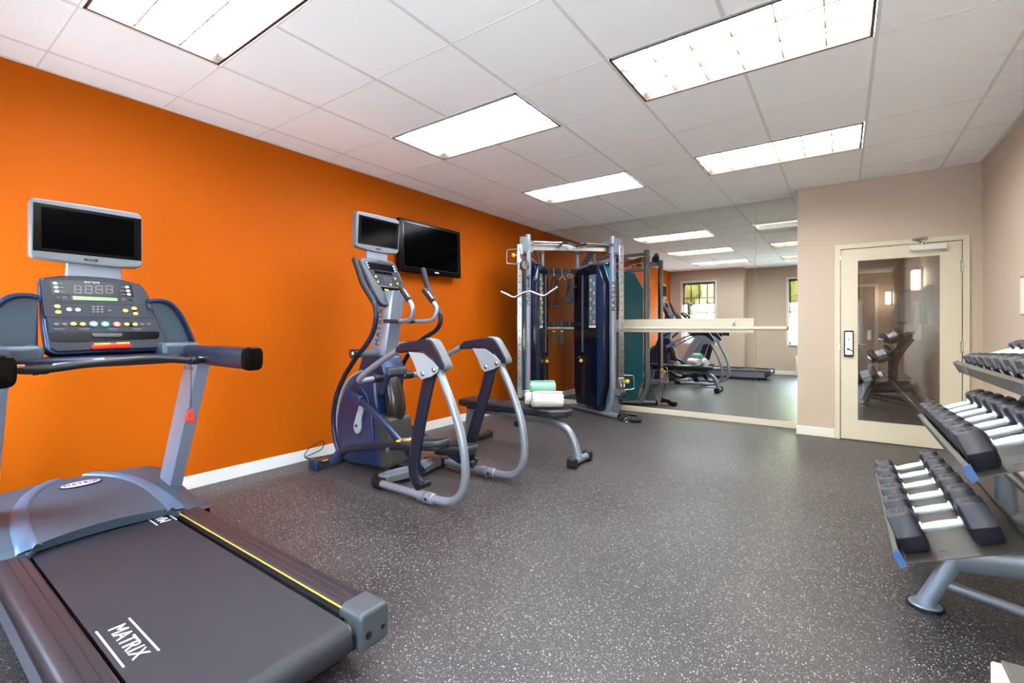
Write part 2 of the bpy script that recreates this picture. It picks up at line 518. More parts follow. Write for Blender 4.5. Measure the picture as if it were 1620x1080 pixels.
for (a, b, c_, e) in ((GX0, GX0 + 0.006, GZ0, GZ1), (GX1 - 0.006, GX1, GZ0, GZ1), (GX0, GX1, GZ0, GZ0 + 0.006), (GX0, GX1, GZ1 - 0.006, GZ1)):
    mb.span(a, b, YD - 0.004, YD + 0.014, c_, e)
mb.build('glazing_bead', M['cream'], door, smooth=False)
lk = MB().box((3.842, YD - 0.012, 0.985), (0.082, 0.02, 0.27)).build('lock_case', M['black'], door, bevel=0.008)
MB().box((3.842, YD - 0.026, 0.987), (0.068, 0.014, 0.235)).build('lock_plate', M['steel'], lk, bevel=0.006)
mb = MB().box((3.842, YD - 0.035, 1.03), (0.02, 0.004, 0.014))
mb.build('card_slot', M['black'], lk)
mb = MB().cyl((3.838, YD - 0.03, 0.93), (3.838, YD - 0.045, 0.93), 0.012).box((3.85, YD - 0.046, 0.925), (0.05, 0.01, 0.012), Matrix.Rotation(R(35), 3, 'Y'))
mb.build('thumb_turn', M['black'], lk)
mb = MB().cyl((3.845, YD + 0.04, 0.975), (3.845, YD + 0.095, 0.975), 0.011).sweep(fillet([(3.845, YD + 0.09, 0.975), (3.86, YD + 0.095, 0.975), (3.985, YD + 0.095, 0.972)], 0.01), 0.009)
mb.build('lever_handle', mat('brass', (206, 170, 100), 0.25, 1.0), door)
for z in (1.718, 0.97, 0.25):
    MB().cyl((DX1 + 0.004, YD - 0.012, z - 0.05), (DX1 + 0.004, YD - 0.012, z + 0.05), 0.008).span(DX1 - 0.01, DX1 + 0.018, YD - 0.008, YD - 0.004, z - 0.05, z + 0.05).build('hinge', M['steel'], door)
MB().box((4.45, YD - 0.028, 1.912), (0.265, 0.05, 0.055)).build('door_closer', M['trim'], door, bevel=0.008)
MB().cyl((4.41, YD - 0.03, 1.93), (4.41, YD - 0.03, 1.965), 0.012).sweep([(4.41, YD - 0.03, 1.963), (4.33, YD - 0.09, 1.985), ], 0.007).sweep([(4.33, YD - 0.09, 1.985), (4.43, YD - 0.02, 1.995)], 0.007).box((4.40, YD - 0.02, 2.0), (0.1, 0.012, 0.03)).build('closer_arm', M['steel'], door)
MB().box((DX0 - 0.012, YD - 0.018, 0.955), (0.012, 0.02, 0.06)).build('strike_plate', M['steel'], door)

# ------------------------------------------------------------------ hallway beyond the door
struct('floor_hall', MB().span(2.9, HX + 0.1, YM - 0.16, HY + 0.1, -0.1, -0.001), M['floor_tile'], smooth=False)
mb = MB()
for k in range(8): mb.span(3.0, HX, YD + 0.14 + 0.2 + k * 0.76, YD + 0.14 + 0.206 + k * 0.76, -0.002, 0.0005)
for x in (3.2, 3.75, 4.3): mb.span(x, x + 0.006, YD + 0.14, HY, -0.002, 0.0005)
struct('trim_3', mb, mat('grout', (58, 50, 46), 0.7), smooth=False)
struct('wall_hall_right', MB().span(HX, HX + 0.12, YD + 0.14, HY + 0.1, 0, HH), M['hallwall'], smooth=False)
struct('wall_hall_left', MB().span(3.0, 3.1, YM + 0.16, HY + 0.1, 0, HH), M['hallwall'], smooth=False)
struct('wall_hall_end', MB().span(3.1, HX, HY, HY + 0.1, 0, HH), M['hallwall'], smooth=False)
struct('ceiling_hall', MB().span(3.0, HX + 0.1, YD + 0.14, HY + 0.1, HH, HH + 0.05), M['tile'], smooth=False)
base('baseboard_hall', HX - 0.016, HX, YD + 0.15, HY)
d2 = bpy.data.objects.new('door_2', None); C.objects.link(d2); d2.location = (3.9, HY, 0); d2['kind'] = 'structure'
MB().span(3.45, 4.33, HY - 0.03, HY, 0, 2.0).build('door_leaf', mat('hall_door', (150, 130, 112), 0.5), d2, smooth=False)
MB().span(3.39, 3.45, HY - 0.05, HY, 0, 2.06).span(4.33, 4.39, HY - 0.05, HY, 0, 2.06).span(3.45, 4.33, HY - 0.05, HY, 2.0, 2.06).build('door_frame', M['cream'], d2, smooth=False)
MB().box((4.24, HY - 0.05, 1.0), (0.06, 0.03, 0.2)).cyl((4.24, HY - 0.05, 1.02), (4.24, HY - 0.1, 1.02), 0.01).build('door_handle', M['steel'], d2)
for y, w in ((7.6, 'nearer'), (11.9, 'farther')):
    s_ = thing('wall_sconce', 'glowing %s wall light in the hallway seen through the door glass' % ('upper right, larger' if w == 'nearer' else 'far, smaller'), 'wall light', (HX, y, 1.74), 'hallway wall lights')
    MB().span(HX - 0.11, HX - 0.03, y - 0.065, y + 0.065, 1.62, 1.86).build('lamp_shade', M['sconce'], s_, bevel=0.01)
    MB().span(HX - 0.03, HX - 0.001, y - 0.045, y + 0.045, 1.60, 1.90).build('back_plate', M['steel'], s_)
for (y0, y1, z0, z1, lb) in ((8.9, 10.2, 1.2, 1.72, 'framed pale blue canvas on the hallway wall, the one farther down the hall'), (6.8, 7.5, 1.2, 1.62, 'pale framed canvas on the hallway wall nearest the door glass, its outline partly a reflection')):  # the nearer picture's shape is partly a reflection in the door glass
    pc = thing('framed_picture', lb, 'picture', (HX, (y0 + y1) / 2, (z0 + z1) / 2), 'hallway pictures')
    MB().span(HX - 0.05, HX - 0.002, y0, y1, z0, z1).build('frame', mat('picture_frame', (96, 84, 72), 0.5), pc)
    MB().span(HX - 0.054, HX - 0.05, y0 + 0.04, y1 - 0.04, z0 + 0.04, z1 - 0.04).build('canvas', mat('canvas', (150, 176, 190), 0.6, vary=(6, .35)), pc)
sg = thing('hall_panel', 'tall narrow white panel with a dark slot on the hallway wall between the pictures', 'wall panel', (HX, 8.0, 1.25))  # plain white upright panel with a dark slot
MB().span(HX - 0.03, HX - 0.002, 7.75, 8.3, 0.99, 1.5).build('panel', M['trim'], sg)
MB().span(HX - 0.034, HX - 0.03, 8.12, 8.18, 1.06, 1.44).build('slot', M['grey_plastic'], sg)
hl = thing('hall_fill_light', 'added ceiling panel, out of view, that brightens the hallway behind the door glass', 'ceiling light', (3.9, 9.2, HH))  # added lamp above the view through the glass, brightens the hallway
MB().span(3.6, 4.2, 9.0, 9.3, HH - 0.02, HH - 0.001).build('diffuser', emitter('hall_fill', (255, 236, 210), 2.5), hl)

# ------------------------------------------------------------------ windows, shades, outside
def window(n, w, y, label_n):
    x0, x1, z0, z1 = w
    wd = bpy.data.objects.new('window_%d' % n, None); C.objects.link(wd); wd.location = (x0, y, z0); wd['kind'] = 'structure'
    t = 0.045
    f = MB().span(x0, x0 + t, y - 0.12, y - 0.06, z0, z1).span(x1 - t, x1, y - 0.12, y - 0.06, z0, z1).span(x0, x1, y - 0.12, y - 0.06, z0, z0 + t).span(x0, x1, y - 0.12, y - 0.06, z1 - t, z1)
    f.span(x0, x1, y - 0.12, y - 0.06, (z0 + z1) / 2 - 0.02, (z0 + z1) / 2 + 0.02)
    f.build('window_frame', M['trim'], wd, smooth=False)
    mu = MB()
    nx = max(3, round((x1 - x0) / 0.2))
    for k in range(1, nx):
        x = x0 + (x1 - x0) * k / nx
        mu.span(x - 0.011, x + 0.011, y - 0.1, y - 0.085, (z0 + z1) / 2, z1 - t)
    for z in (z0 + (z1 - z0) * 0.75,):
        mu.span(x0 + t, x1 - t, y - 0.1, y - 0.085, z - 0.011, z + 0.011)
    mu.build('muntin', M['grey_plastic'], wd, smooth=False)
    MB().span(x0 + t, x1 - t, y - 0.094, y - 0.09, z0 + t, z1 - t).build('window_pane', M['glass_win'], wd, smooth=False)
    MB().span(x0 - 0.045, x0, y - 0.005, y + 0.014, z0 - 0.05, z1 + 0.05).span(x1, x1 + 0.045, y - 0.005, y + 0.014, z0 - 0.05, z1 + 0.05).span(x0, x1, y - 0.005, y + 0.014, z1, z1 + 0.05).span(x0, x1, y - 0.06, y + 0.03, z0 - 0.03, z0).build('window_casing', M['trim'], wd, smooth=False)
    sh = thing('window_shade', label_n, 'window shade', ((x0 + x1) / 2, y - 0.03, z1), 'roller shades at the back windows')
    MB().cyl((x0 + 0.01, y - 0.03, z1 - 0.03), (x1 - 0.01, y - 0.03, z1 - 0.03), 0.022).build('roller', M['grey_plastic'], sh)
    MB().span(x0 + 0.012, x1 - 0.012, y - 0.032, y - 0.03, 1.78, z1 - 0.03).build('shade_cloth', M['shade'], sh)
    MB().span(x0 + 0.012, x1 - 0.012, y - 0.038, y - 0.024, 1.76, 1.785).build('hem_bar', mat('hem', (70, 62, 46), 0.5), sh)
window(1, W1, YB1, 'half-drawn translucent shade on the window behind the treadmill, seen in the mirror')
window(2, W2, YB2, 'half-drawn translucent shade on the window above the wall air conditioner, seen in the mirror')
ac = thing('air_conditioner', 'white wall air conditioner low under the right back window, seen in the mirror', 'air conditioner', (3.4, YB2, 0.08))
MB().span(2.88, 3.95, YB2 + 0.002, YB2 + 0.2, 0.08, 0.47).build('cabinet', M['trim'], ac, bevel=0.015)
mb = MB()
for k in range(14): mb.span(2.95 + k * 0.07, 2.99 + k * 0.07, YB2 + 0.06, YB2 + 0.16, 0.47, 0.474)
mb.build('grille', M['grey_plastic'], ac)
tag(MB().span(-30, 30, -40, -0.9, -0.6, -0.5).build('lawn', M['bounce_lawn'], smooth=False), 'lawn outside the back windows, whitened to bounce light indoors, seen in the mirror', 'lawn')
for k, (x, y, r) in enumerate(((-2.6, -7.5, 1.9), (1.6, -8.5, 2.2), (6.0, -8, 2.1))):
    tr = thing('tree', ('leafy tree outside, at the left end of the row beyond the back windows', 'leafy tree outside, in the middle of the row beyond the back windows', 'leafy tree outside, at the right end of the row beyond the back windows')[k], 'tree', (x, y, -0.5), 'trees outside')
    MB().cyl((x, y, -0.5), (x, y, 1.4), 0.16, 0.11).build('trunk', mat('bark', (90, 74, 58), 0.9), tr)
    mb = MB()
    for q in range(16):
        a, b = random.uniform(0, 2 * PI), random.uniform(-0.5, 1.2)
        mb.ball((x + r * 0.7 * math.cos(a) * math.cos(b), y + r * 0.6 * math.sin(a) * math.cos(b), 2.1 + r * 0.75 * math.sin(b)), r * random.uniform(0.3, 0.5), 10)
    o = mb.build('foliage', M['leaf'], tr)
    md = o.modifiers.new('d', 'DISPLACE'); tx = bpy.data.textures.new('t', 'CLOUDS'); tx.noise_scale = 0.3; md.texture = tx; md.strength = 0.5

# ------------------------------------------------------------------ ceiling fixtures
flab = {(2, 0): 'white-glowing recessed ceiling light above the elliptical, middle of the left row', (5, 0): 'large warm recessed ceiling light with visible louvre cells, middle of the right row',
        (2, 3): 'farthest white recessed ceiling light of the left row, near the cable machine', (5, 3): 'farthest warm recessed ceiling light of the right row, nearest the door',
        (2, -3): 'white recessed ceiling light cut off by the top left of the photo, above the treadmill', (5, -3): 'recessed ceiling light behind the camera in the right row, seen only in the mirror'}
M['bronze'] = mat('bronze_frame', (74, 64, 56), 0.35, 0.4)
for (i, j) in fix:
    x0, x1, y0, y1 = gx(i) + 0.012, gx(i + 2) - 0.012, gy(j) + 0.012, gy(j + 1) - 0.012
    t = thing('ceiling_light', flab[(i, j)], 'ceiling light', ((x0 + x1) / 2, (y0 + y1) / 2, H), 'recessed ceiling lights')
    mb = MB(); e = 0.014
    for a in ((x0, x1, y0, y0 + e), (x0, x1, y1 - e, y1), (x0, x0 + e, y0, y1), (x1 - e, x1, y0, y1)): mb.span(*a, H - 0.006, H + 0.075)
    mb.build('frame', M['bronze'], t, smooth=False)
    mb = MB().span(x0, x1, y0, y1, H + 0.075, H + 0.085); mb.build('housing', M['trim'], t, smooth=False)
    MB().span(x0 + 0.016, x1 - 0.016, y0 + 0.016, y1 - 0.016, H + 0.05, H + 0.054).build('diffuser', M['panel_l'] if i == 2 else M['panel_r'], t, smooth=False)
    mb = MB()
    hgt = 0.012 if i == 2 else 0.026
    for k in range(1, 3):
        y = y0 + (y1 - y0) * k / 3; mb.span(x0 + 0.016, x1 - 0.016, y - 0.004, y + 0.004, H + 0.012, H + 0.012 + hgt)
    for k in range(1, 6):
        x = x0 + (x1 - x0) * k / 6; mb.span(x - 0.0022, x + 0.0022, y0 + 0.016, y1 - 0.016, H + 0.012, H + 0.012 + hgt)
    mb.build('louvre', M['trim'] if i == 2 else M['baffle'], t, smooth=False)
# clip on the mirror seam
q = at(1193, 356, Y=YM - 0.004)
tag(MB().cyl((q.x, YM, q.z), (q.x, YM - 0.012, q.z), 0.018).cyl((q.x, YM - 0.012, q.z), (q.x, YM - 0.015, q.z), 0.008).build('mirror_clip', M['trim']), 'small round white clip near the top of the right mirror seam', 'clip')

# ------------------------------------------------------------------ barre and its board
tag(MB().span(0.96, 2.928, YM - 0.02, YM - 0.001, 1.088, 1.264).build('barre_board', M['cream'], bevel=0.003), 'cream board fixed across the mirror behind the barre', 'wall board')
br = thing('ballet_barre', 'long cream ballet barre running across the mirror wall', 'ballet barre', (1.7, 6.09, 1.14))
MB().cyl((0.10, 6.09, 1.143), (3.25, 6.09, 1.143), 0.021).build('rod', M['cream'], br)
MB().cyl((3.245, 6.09, 1.143), (3.275, 6.09, 1.143), 0.022).build('end_cap', mat('wood_end', (200, 190, 140), 0.5), br)
for x in (1.0, 2.715):
    MB().box((x, YM - 0.024, 1.19), (0.03, 0.008, 0.1)).sweep(fillet([(x, YM - 0.026, 1.215), (x, 6.10, 1.17), (x, 6.09, 1.16)], 0.02), 0.007).box((x, 6.09, 1.118), (0.06, 0.03, 0.005)).build('bracket', M['steel'], br)
# picture on the right wall, just inside the frame
pc = thing('framed_notice', 'white framed notice on the right wall at the right edge of the photo', 'notice', (XR, 4.62, 1.37))
MB().span(XR - 0.02, XR - 0.002, 4.42, 4.72, 1.235, 1.505).build('frame', M['steel'], pc)
MB().span(XR - 0.022, XR - 0.02, 4.43, 4.71, 1.245, 1.495).build('sheet', M['trim'], pc)
#PART2
# ------------------------------------------------------------------ treadmill
def ray_plane(px, py, pl):
    u, v = (px - 810) / FPX, -(py - 518.1) / FPX
    d = Vector((u * CS - SN, u * SN + CS, v)); o = Vector((3.79, 0, CAMZ))
    t = (pl.o - o).dot(pl.w) / d.dot(pl.w)
    q = o + d * t - pl.o
    return q.dot(pl.u), q.dot(pl.v)

TY = 0.665
tm = thing('treadmill', 'grey treadmill with dark running belt in front of the orange wall', 'treadmill', (1.4, TY, 0))
# deck and rollers
MB().span(0.95, 2.44, 0.34, 0.99, 0.05, 0.17).build('deck_frame', M['black'], tm, bevel=0.01)
n = 16
def belt_profile(x0, x1, zt, r):
    pts = [(x0, zt - 2 * r), (x0, zt)]
    pts += [(x1 - r + r * math.cos(a), zt - r + r * math.sin(a)) for a in [PI / 2 - PI * k / n for k in range(n + 1)]]
    return pts
MB().xz(belt_profile(0.85, 2.53, 0.205, 0.052), 0.412, 0.903).build('running_belt', M['belt'], tm)
for y, s in ((0.405, -1), (0.925, 1)):
    MB().span(1.0, 2.45, y - 0.012, y + 0.012, 0.1, 0.19).build('edge_strip', M['bezel_black'], tm)
MB().span(1.0, 2.43, 0.930, 0.9335, 0.2145, 0.2192).build('yellow_edge_line', mat('yellow_line', (210, 180, 70), 0.4), tm)
for s in (-1, 1):
    y = lambda d_: TY + s * d_
    prof = [(y(0.268), 0.19), (y(0.268), 0.219), (y(0.276), 0.225), (y(0.292), 0.224), (y(0.294), 0.221), (y(0.298), 0.224), (y(0.322), 0.223), (y(0.324), 0.220), (y(0.328), 0.223), (y(0.352), 0.220), (y(0.366), 0.212), (y(0.374), 0.196), (y(0.374), 0.178), (y(0.268), 0.178)]
    MB().yz(prof, 1.02, 2.42).build('side_rail', M['rail'], tm)
    MB().yz([(y(0.36), 0.178), (y(0.37), 0.178), (y(0.362), 0.06), (y(0.34), 0.05), (y(0.3), 0.06)], 0.6, 2.42).build('side_panel', M['silver'], tm)
    ec = MB().yz(roundrect(0.118, 0.125, 0.022, 5, TY + s * 0.322, 0.163), 2.415, 2.535).build('end_cap', M['grey_plastic'], tm, bevel=0.012, bseg=3)
    for q in (-0.028, 0.03): MB().cyl((2.53, TY + s * 0.322 + q, 0.15), (2.537, TY + s * 0.322 + q, 0.15), 0.012 if q < 0 else 0.008).build('bolt_hole', M['black'], ec)
    for x in (2.3, 0.6): MB().cyl((x, TY + s * 0.3, 0), (x, TY + s * 0.3, 0.07), 0.03).build('foot', M['rubber'], tm)
MB().cyl((2.47, 0.4, 0.153), (2.47, 0.93, 0.153), 0.03).build('rear_roller', M['steel'], tm)

# motor hood
def hood_z(x, y, up=0.0):
    t = min(max((x - 0.33) / 0.76, 0), 1)
    if t < 0.12: z = 0.14 + (0.345 - 0.14) * math.sin(t / 0.12 * PI / 2)
    else: z = 0.345 - 0.098 * ((t - 0.12) / 0.88) ** 1.1
    a = abs(y - TY)
    if a > 0.30: z -= 0.028 * ((a - 0.30) / 0.1) ** 2
    z -= 0.02 * (a / 0.4) ** 2
    if t > 0.9 and a > 0.25: z = max(z - 0.02 * (t - 0.9) / 0.1, 0.21)
    return z + up
def hood_edge(y):
    a = abs(y - TY)
    return 1.025 + 0.03 * (a / 0.24) ** 2 if a < 0.24 else 1.055 + min((a - 0.24) / 0.03, 1) * 0.035
def hood_fn(u, v):
    y = TY + (v - 0.5) * 0.80
    x = 0.33 + u * (hood_edge(y) - 0.33)
    return (x, y, hood_z(x, y))
hood = MB().grid(hood_fn, 30, 44)
# skirts down the sides and under the front edge
for s, v in ((-1, 0), (1, 1)):
    hood.grid(lambda u, w, v=v: (lambda p: (p[0], p[1], p[2] * (1 - w) + 0.055 * w))(hood_fn(u, v)), 30, 4)
hood.grid(lambda u, w: (lambda p: (p[0] - 0.012 * w, p[1], p[2] * (1 - w) + (0.212 if abs(p[1] - TY) < 0.25 else 0.2) * w))(hood_fn(1, u)), 44, 2)
hood.grid(lambda u, w: (lambda p: (p[0], p[1], p[2] * (1 - w) + 0.055 * w))(hood_fn(0, u)), 44, 2)
ho = hood.build('motor_hood', M['hood'], tm)
for s in (-1, 1):
    path = smoothpath([(0.40, 0.05, 0), (0.47, 0.13, 0), (0.56, 0.19, 0), (0.70, 0.235, 0), (0.86, 0.255, 0), (1.07, 0.262, 0)], 6)
    mb = MB()
    def band_fn(u, w):
        k = u * (len(path) - 1); i = min(int(k), len(path) - 2); f_ = k - i
        p = path[i].lerp(path[i + 1], f_); t_ = (path[i + 1] - path[i]).normalized(); nrm = Vector((-t_.y, t_.x, 0))
        wd = 0.02 + 0.022 * u
        q = p + nrm * (w - 0.5) * 2 * wd
        lift = 0.012 * math.sin(PI * min(max(w, 0.0), 1)) ** 0.5 if 0 < w < 1 else -0.004
        return (q.x, TY + s * q.y, hood_z(q.x, TY + s * q.y, lift))
    mb.grid(band_fn, 40, 8)
    mb.build('hood_band', M['hoodband'], ho)
bx, by = 0.545, 0.672
nrm_z = hood_z(bx, by)
bdg = Plane((bx, by, nrm_z + 0.003), (0, 1, 0), (-1, 0, 0.13))
mb = MB().prism([(0.085 * math.cos(a), 0.036 * math.sin(a)) for a in [2 * PI * k / 40 for k in range(40)]], bdg.o - bdg.w * 0.004, bdg.u, bdg.v, bdg.w * 0.007)
bd = mb.build('badge', mat('badge_dark', (44, 40, 60), 0.3), ho)
MB().prism([(0.078 * math.cos(a), 0.03 * math.sin(a)) for a in [2 * PI * k / 40 for k in range(40)]], bdg.o + bdg.w * 0.003, bdg.u, bdg.v, bdg.w * 0.001).build('badge_face', mat('badge_face', (190, 180, 214), 0.35), bd)
text('lettering', 'MATRIX', 0.034, bdg.p(0, 0, 0.005), bdg.u, bdg.v, mat('badge_ink', (58, 44, 96), 0.5), bd, space=1.15)

# belt lettering
bl = text('lettering', 'MATRIX', 0.062, (2.035, 0.468, 0.2065), (1, 0, 0), (0, 1, 0), M['white'], tm, space=1.05)
MB().span(1.90, 2.16, 0.506, 0.511, 0.205, 0.2062).span(1.90, 2.16, 0.424, 0.429, 0.205, 0.2062).build('print_line', M['white'], tm)
text('lettering', 'MATRIX', 0.062, (0.99, 0.868, 0.2065), (-1, 0, 0), (0, -1, 0), M['white'], tm, space=1.05)
MB().span(0.86, 1.12, 0.824, 0.829, 0.205, 0.2062).span(0.86, 1.12, 0.903, 0.908, 0.205, 0.2062).build('print_line', M['white'], tm)

# uprights: deep flat tubes leaning towards the user
for s in (-1, 1):
    yy = TY + s * 0.355
    a, b = Vector((0.655, yy, 0.2)), Vector((1.065, yy, 0.985))
    dr = (b - a).normalized()
    up_ = MB().prism([(-0.082, -0.029), (-0.07, -0.034), (0.07, -0.034), (0.082, -0.029), (0.082, 0.029), (0.07, 0.034), (-0.07, 0.034), (-0.082, 0.029)], a, Vector((1, 0, 0)), Vector((0, 1, 0)), b - a).build('upright', M['uprights'], tm)
    mb = MB()
    for q in (-0.05, 0.0, 0.05):
        c_ = b - dr * 0.05 + Vector((q, 0, 0.004 * q))
        mb.cyl((c_.x, yy - s * 0.033, c_.z), (c_.x, yy - s * 0.039, c_.z), 0.008)
    mb.build('bolt', M['chrome'], up_)

# handrail arms with chunky grips
for s in (-1, 1):
    yy = TY + s * 0.35 - (0.012 if s < 0 else 0)
    pts = smoothpath([(0.93, yy - s * 0.03, 1.03), (1.1, yy - s * 0.01, 1.02), (1.22, yy + s * 0.01, 1.012), (1.4, yy + s * 0.03, 1.008), (1.55, yy + s * 0.045, 1.005)], 5)
    ra = [0.035 + 0.008 * min(1, k / 10) for k in range(len(pts))]
    rb = [0.032 + 0.018 * min(1, k / 12) for k in range(len(pts))]
    ar = MB().sweep(pts, ra, rb, seg=24, power=0.55).build('hand_grip', M['navy'], tm)
    e = pts[-1]; tdir = (pts[-1] - pts[-2]).normalized()
    MB().sweep([e - tdir * 0.01, e + tdir * 0.012, e + tdir * 0.016], [0.046, 0.046, 0.040], [0.054, 0.054, 0.047], seg=24, power=0.55).cyl(e + tdir * 0.016, e + tdir * 0.0175, 0.010).build('grip_end', M['bezel_black'], ar)
# cross bar between the grips
pts = smoothpath([(1.2, TY - 0.345, 0.998), (1.235, TY - 0.27, 0.985), (1.255, TY - 0.1, 1.003), (1.255, TY + 0.1, 1.01), (1.235, TY + 0.26, 0.992), (1.2, TY + 0.345, 0.99)], 6)
cb = MB().sweep(pts, 0.017, 0.017, seg=16).build('cross_bar', M['dark_plastic'], tm)
mb = MB()
for k in (6, 7, 24, 25): mb.sweep([pts[k] - (pts[k + 1] - pts[k]) * 0.3, pts[k] + (pts[k + 1] - pts[k]) * 0.5], 0.0205, seg=16)
mb.build('bar_collar', M['black'], cb)
mb = MB().sweep([pts[8] + Vector((0.0, 0, 0.010)), pts[13] + Vector((0, 0, 0.010))], 0.012, 0.009, seg=12)
mb.build('sensor_plate', M['silver'], cb)
for s in (-1, 1):
    p = pts[3] if s < 0 else pts[-4]
    MB().box(p + Vector((0.01, 0, 0.012)), (0.02, 0.045, 0.012)).build('pulse_pad', mat('salmon_pad', (206, 122, 90), 0.5) if s < 0 else M['steel'], cb, bevel=0.003)
# blue cable loop, cord and red clip hanging from the bar
k0 = pts[24]
MB().sweep([k0 + Vector((0.0, 0.0, -0.02)), k0 + Vector((0.002, 0, -0.06)), k0 + Vector((0.0, 0.0, -0.225))], 0.0018, seg=8).sweep([k0 + Vector((0.021 * math.cos(a), 0, 0.021 * math.sin(a))) for a in [2 * PI * q / 12 for q in range(13)]], 0.002, seg=6).build('safety_cord', mat('cord_blue', (40, 36, 70), 0.5), tm)
cl = k0 + Vector((0.0, 0, -0.235))
mb = MB().sweep([cl + Vector((0, 0.012 * math.cos(a), 0.010 + 0.012 * math.sin(a))) for a in [2 * PI * q / 14 for q in range(15)]], 0.0015, seg=6)
cp = mb.build('clip_ring', M['chrome'], tm)
MB().box(cl + Vector((0, 0.004, -0.032)), (0.014, 0.016, 0.062), Matrix.Rotation(R(12), 3, 'X')).box(cl + Vector((0, -0.014, -0.024)), (0.012, 0.01, 0.045), Matrix.Rotation(R(-28), 3, 'X')).box(cl + Vector((0, -0.006, -0.05)), (0.016, 0.03, 0.018)).build('safety_clip', M['red'], tm, bevel=0.003)

# console
TC = Plane((0.965, 0.672, 1.035), (0, 1, 0), (-0.165, 0, 0.335))
def tc(px, py): return ray_plane(px, py, TC)
face = [tc(*p) for p in ((68, 439.5), (100, 435.5), (145, 435), (185, 440), (222, 449), (233, 462), (246, 500), (263, 538), (261, 547), (250, 550), (170, 553), (92, 556.5), (80, 551), (74, 515), (69, 470))]
mb = MB().prism(face, TC.p(0, 0, -0.012), TC.u, TC.v, TC.w * 0.012)
cons = mb.build('console', M['panel_grey'], tm, bevel=0.01, bseg=3)
cx_ = sum(p[0] for p in face) / len(face); cy_ = sum(p[1] for p in face) / len(face)
back = [((p[0] - cx_) * 1.04 + cx_ - 0.004, (p[1] - cy_) * 1.03 + cy_) for p in face]
back2 = [((p[0] - cx_) * 0.96 + cx_ - 0.002, (p[1] - cy_) * 0.94 + cy_) for p in face]
m2 = MB(); nb = len(back)
A_ = [TC.p(a, b, -0.01) for a, b in back]; B_ = [TC.p(a, b, -0.055) for a, b in back]; D_ = [TC.p(a, b, -0.085) for a, b in back2]
fs_ = [tuple(range(nb)), tuple(range(3 * nb - 1, 2 * nb - 1, -1))]
for i in range(nb):
    j = (i + 1) % nb
    fs_ += [(i, i + nb, j + nb, j), (i + nb, i + 2 * nb, j + 2 * nb, j + nb)]
m2.add(A_ + B_ + D_, fs_).build('console_shell', M['bluegrey'], cons, bevel=0.008, bseg=3)
def c5(x, y): return tc(30 + x / 6.75, 430 + y / 6.75)
def quad(mb, pl, pts, h0, h1): return mb.prism(pts, pl.o + pl.w * h0, pl.u, pl.v, pl.w * (h1 - h0))
quad(MB(), TC, [c5(225, 85), c5(700, 58), c5(1290, 130), c5(1440, 490), c5(300, 482), c5(270, 470)], 0.0, 0.0015).build('keypad_overlay', M['panel_grey'], cons)
quad(MB(), TC, [c5(322, 95), c5(560, 92), c5(700, 98), c5(1205, 140), c5(1232, 270), c5(345, 235)], 0.0015, 0.0022).build('display_window', M['bezel_black'], cons)
mb = MB()
for (a, b) in ((c5(322, 92), c5(1205, 137)), (c5(1205, 137), c5(1248, 352)), (c5(1248, 352), c5(365, 320)), (c5(365, 320), c5(322, 92)), (c5(440, 500), c5(440, 555)), (c5(440, 500), c5(1340, 508)), (c5(1340, 508), c5(1345, 548)), (c5(320, 640), c5(1490, 632)), (c5(400, 560), c5(1390, 562))):
    mb.sweep([TC.p(*a, 0.0024), TC.p(*b, 0.0024)], 0.0006, seg=6)
mb.build('outline', M['grey_plastic'], cons)
# seven segment digits
mb = MB()
for cxp in (628, 742, 854, 962):
    for (dx, dy, w_, h_) in ((0, 38, 60, 8), (0, 0, 60, 8), (0, -38, 60, 8), (-34, 19, 8, 34), (34, 19, 8, 34), (-34, -19, 8, 34), (34, -19, 8, 34)):
        a, b = c5(cxp + dx, 190 - dy)
        mb.box(TC.p(a, b, 0.0026), (0.0006, w_ / 6.75 * 0.0030, h_ / 6.75 * 0.0030), Matrix.Rotation(-math.atan2(0.165, 0.335), 3, 'Y'))
mb.build('digit_segments', M['segment'], cons)
quad(MB(), TC, [c5(540, 250), c5(1085, 272), c5(1085, 325), c5(545, 305)], 0.002, 0.003).build('lcd_surround', M['bezel_black'], cons)
quad(MB(), TC, [c5(572, 260), c5(1050, 283), c5(1052, 313), c5(578, 300)], 0.003, 0.0034).build('lcd_strip', M['lcd'], cons)
text('lettering', 'MATRIX', 0.0105, TC.p(*c5(778, 116), 0.003), TC.u, TC.v, M['white'], cons, space=1.3, sx=1.25)
def button(pl, p, r, h0, h1, name, m, par, sx=1.0):
    mb = MB(); pl.disc(mb, *p, r, h0, h1, sx=sx); return mb.build(name, m, par)
for p in ((385, 125), (395, 167), (402, 210), (1153, 165), (1163, 205), (1172, 243)): button(TC, c5(*p), 0.0065, 0.002, 0.004, 'white_button', M['white'], cons, 1.2)
for p in ((533, 404), (628, 406)): button(TC, c5(*p), 0.0085, 0.002, 0.0045, 'white_button', M['white'], cons, 1.1)
for p in ((408, 370), (418, 432), (1228, 392), (1243, 448), (580, 557), (680, 560), (1150, 562), (1238, 562), (1135, 416)): button(TC, c5(*p), 0.0085, 0.002, 0.0048, 'yellow_button', M['btn_yellow'], cons, 1.25)
for p, mm in (((795, 558), 'btn_blue'), ((920, 560), 'btn_green'), ((1043, 562), 'btn_red')):
    mb = MB(); TC.disc(mb, *c5(*p), 0.0135, 0.002, 0.005, seg=24, sx=1.15)
    b_ = mb.build('button_' + mm[4:], M[mm], cons)
    mb = MB(); TC.disc(mb, *c5(*p), 0.0085, 0.005, 0.0056, seg=24, sx=1.15); mb.build('button_face', M['white'], b_)
mb = MB(); TC.rr(mb, 0.055, 0.036, 0.004, *c5(845, 402), 0.0018, 0.0028); mb.build('number_pad', M['bezel_black'], cons)
mb = MB()
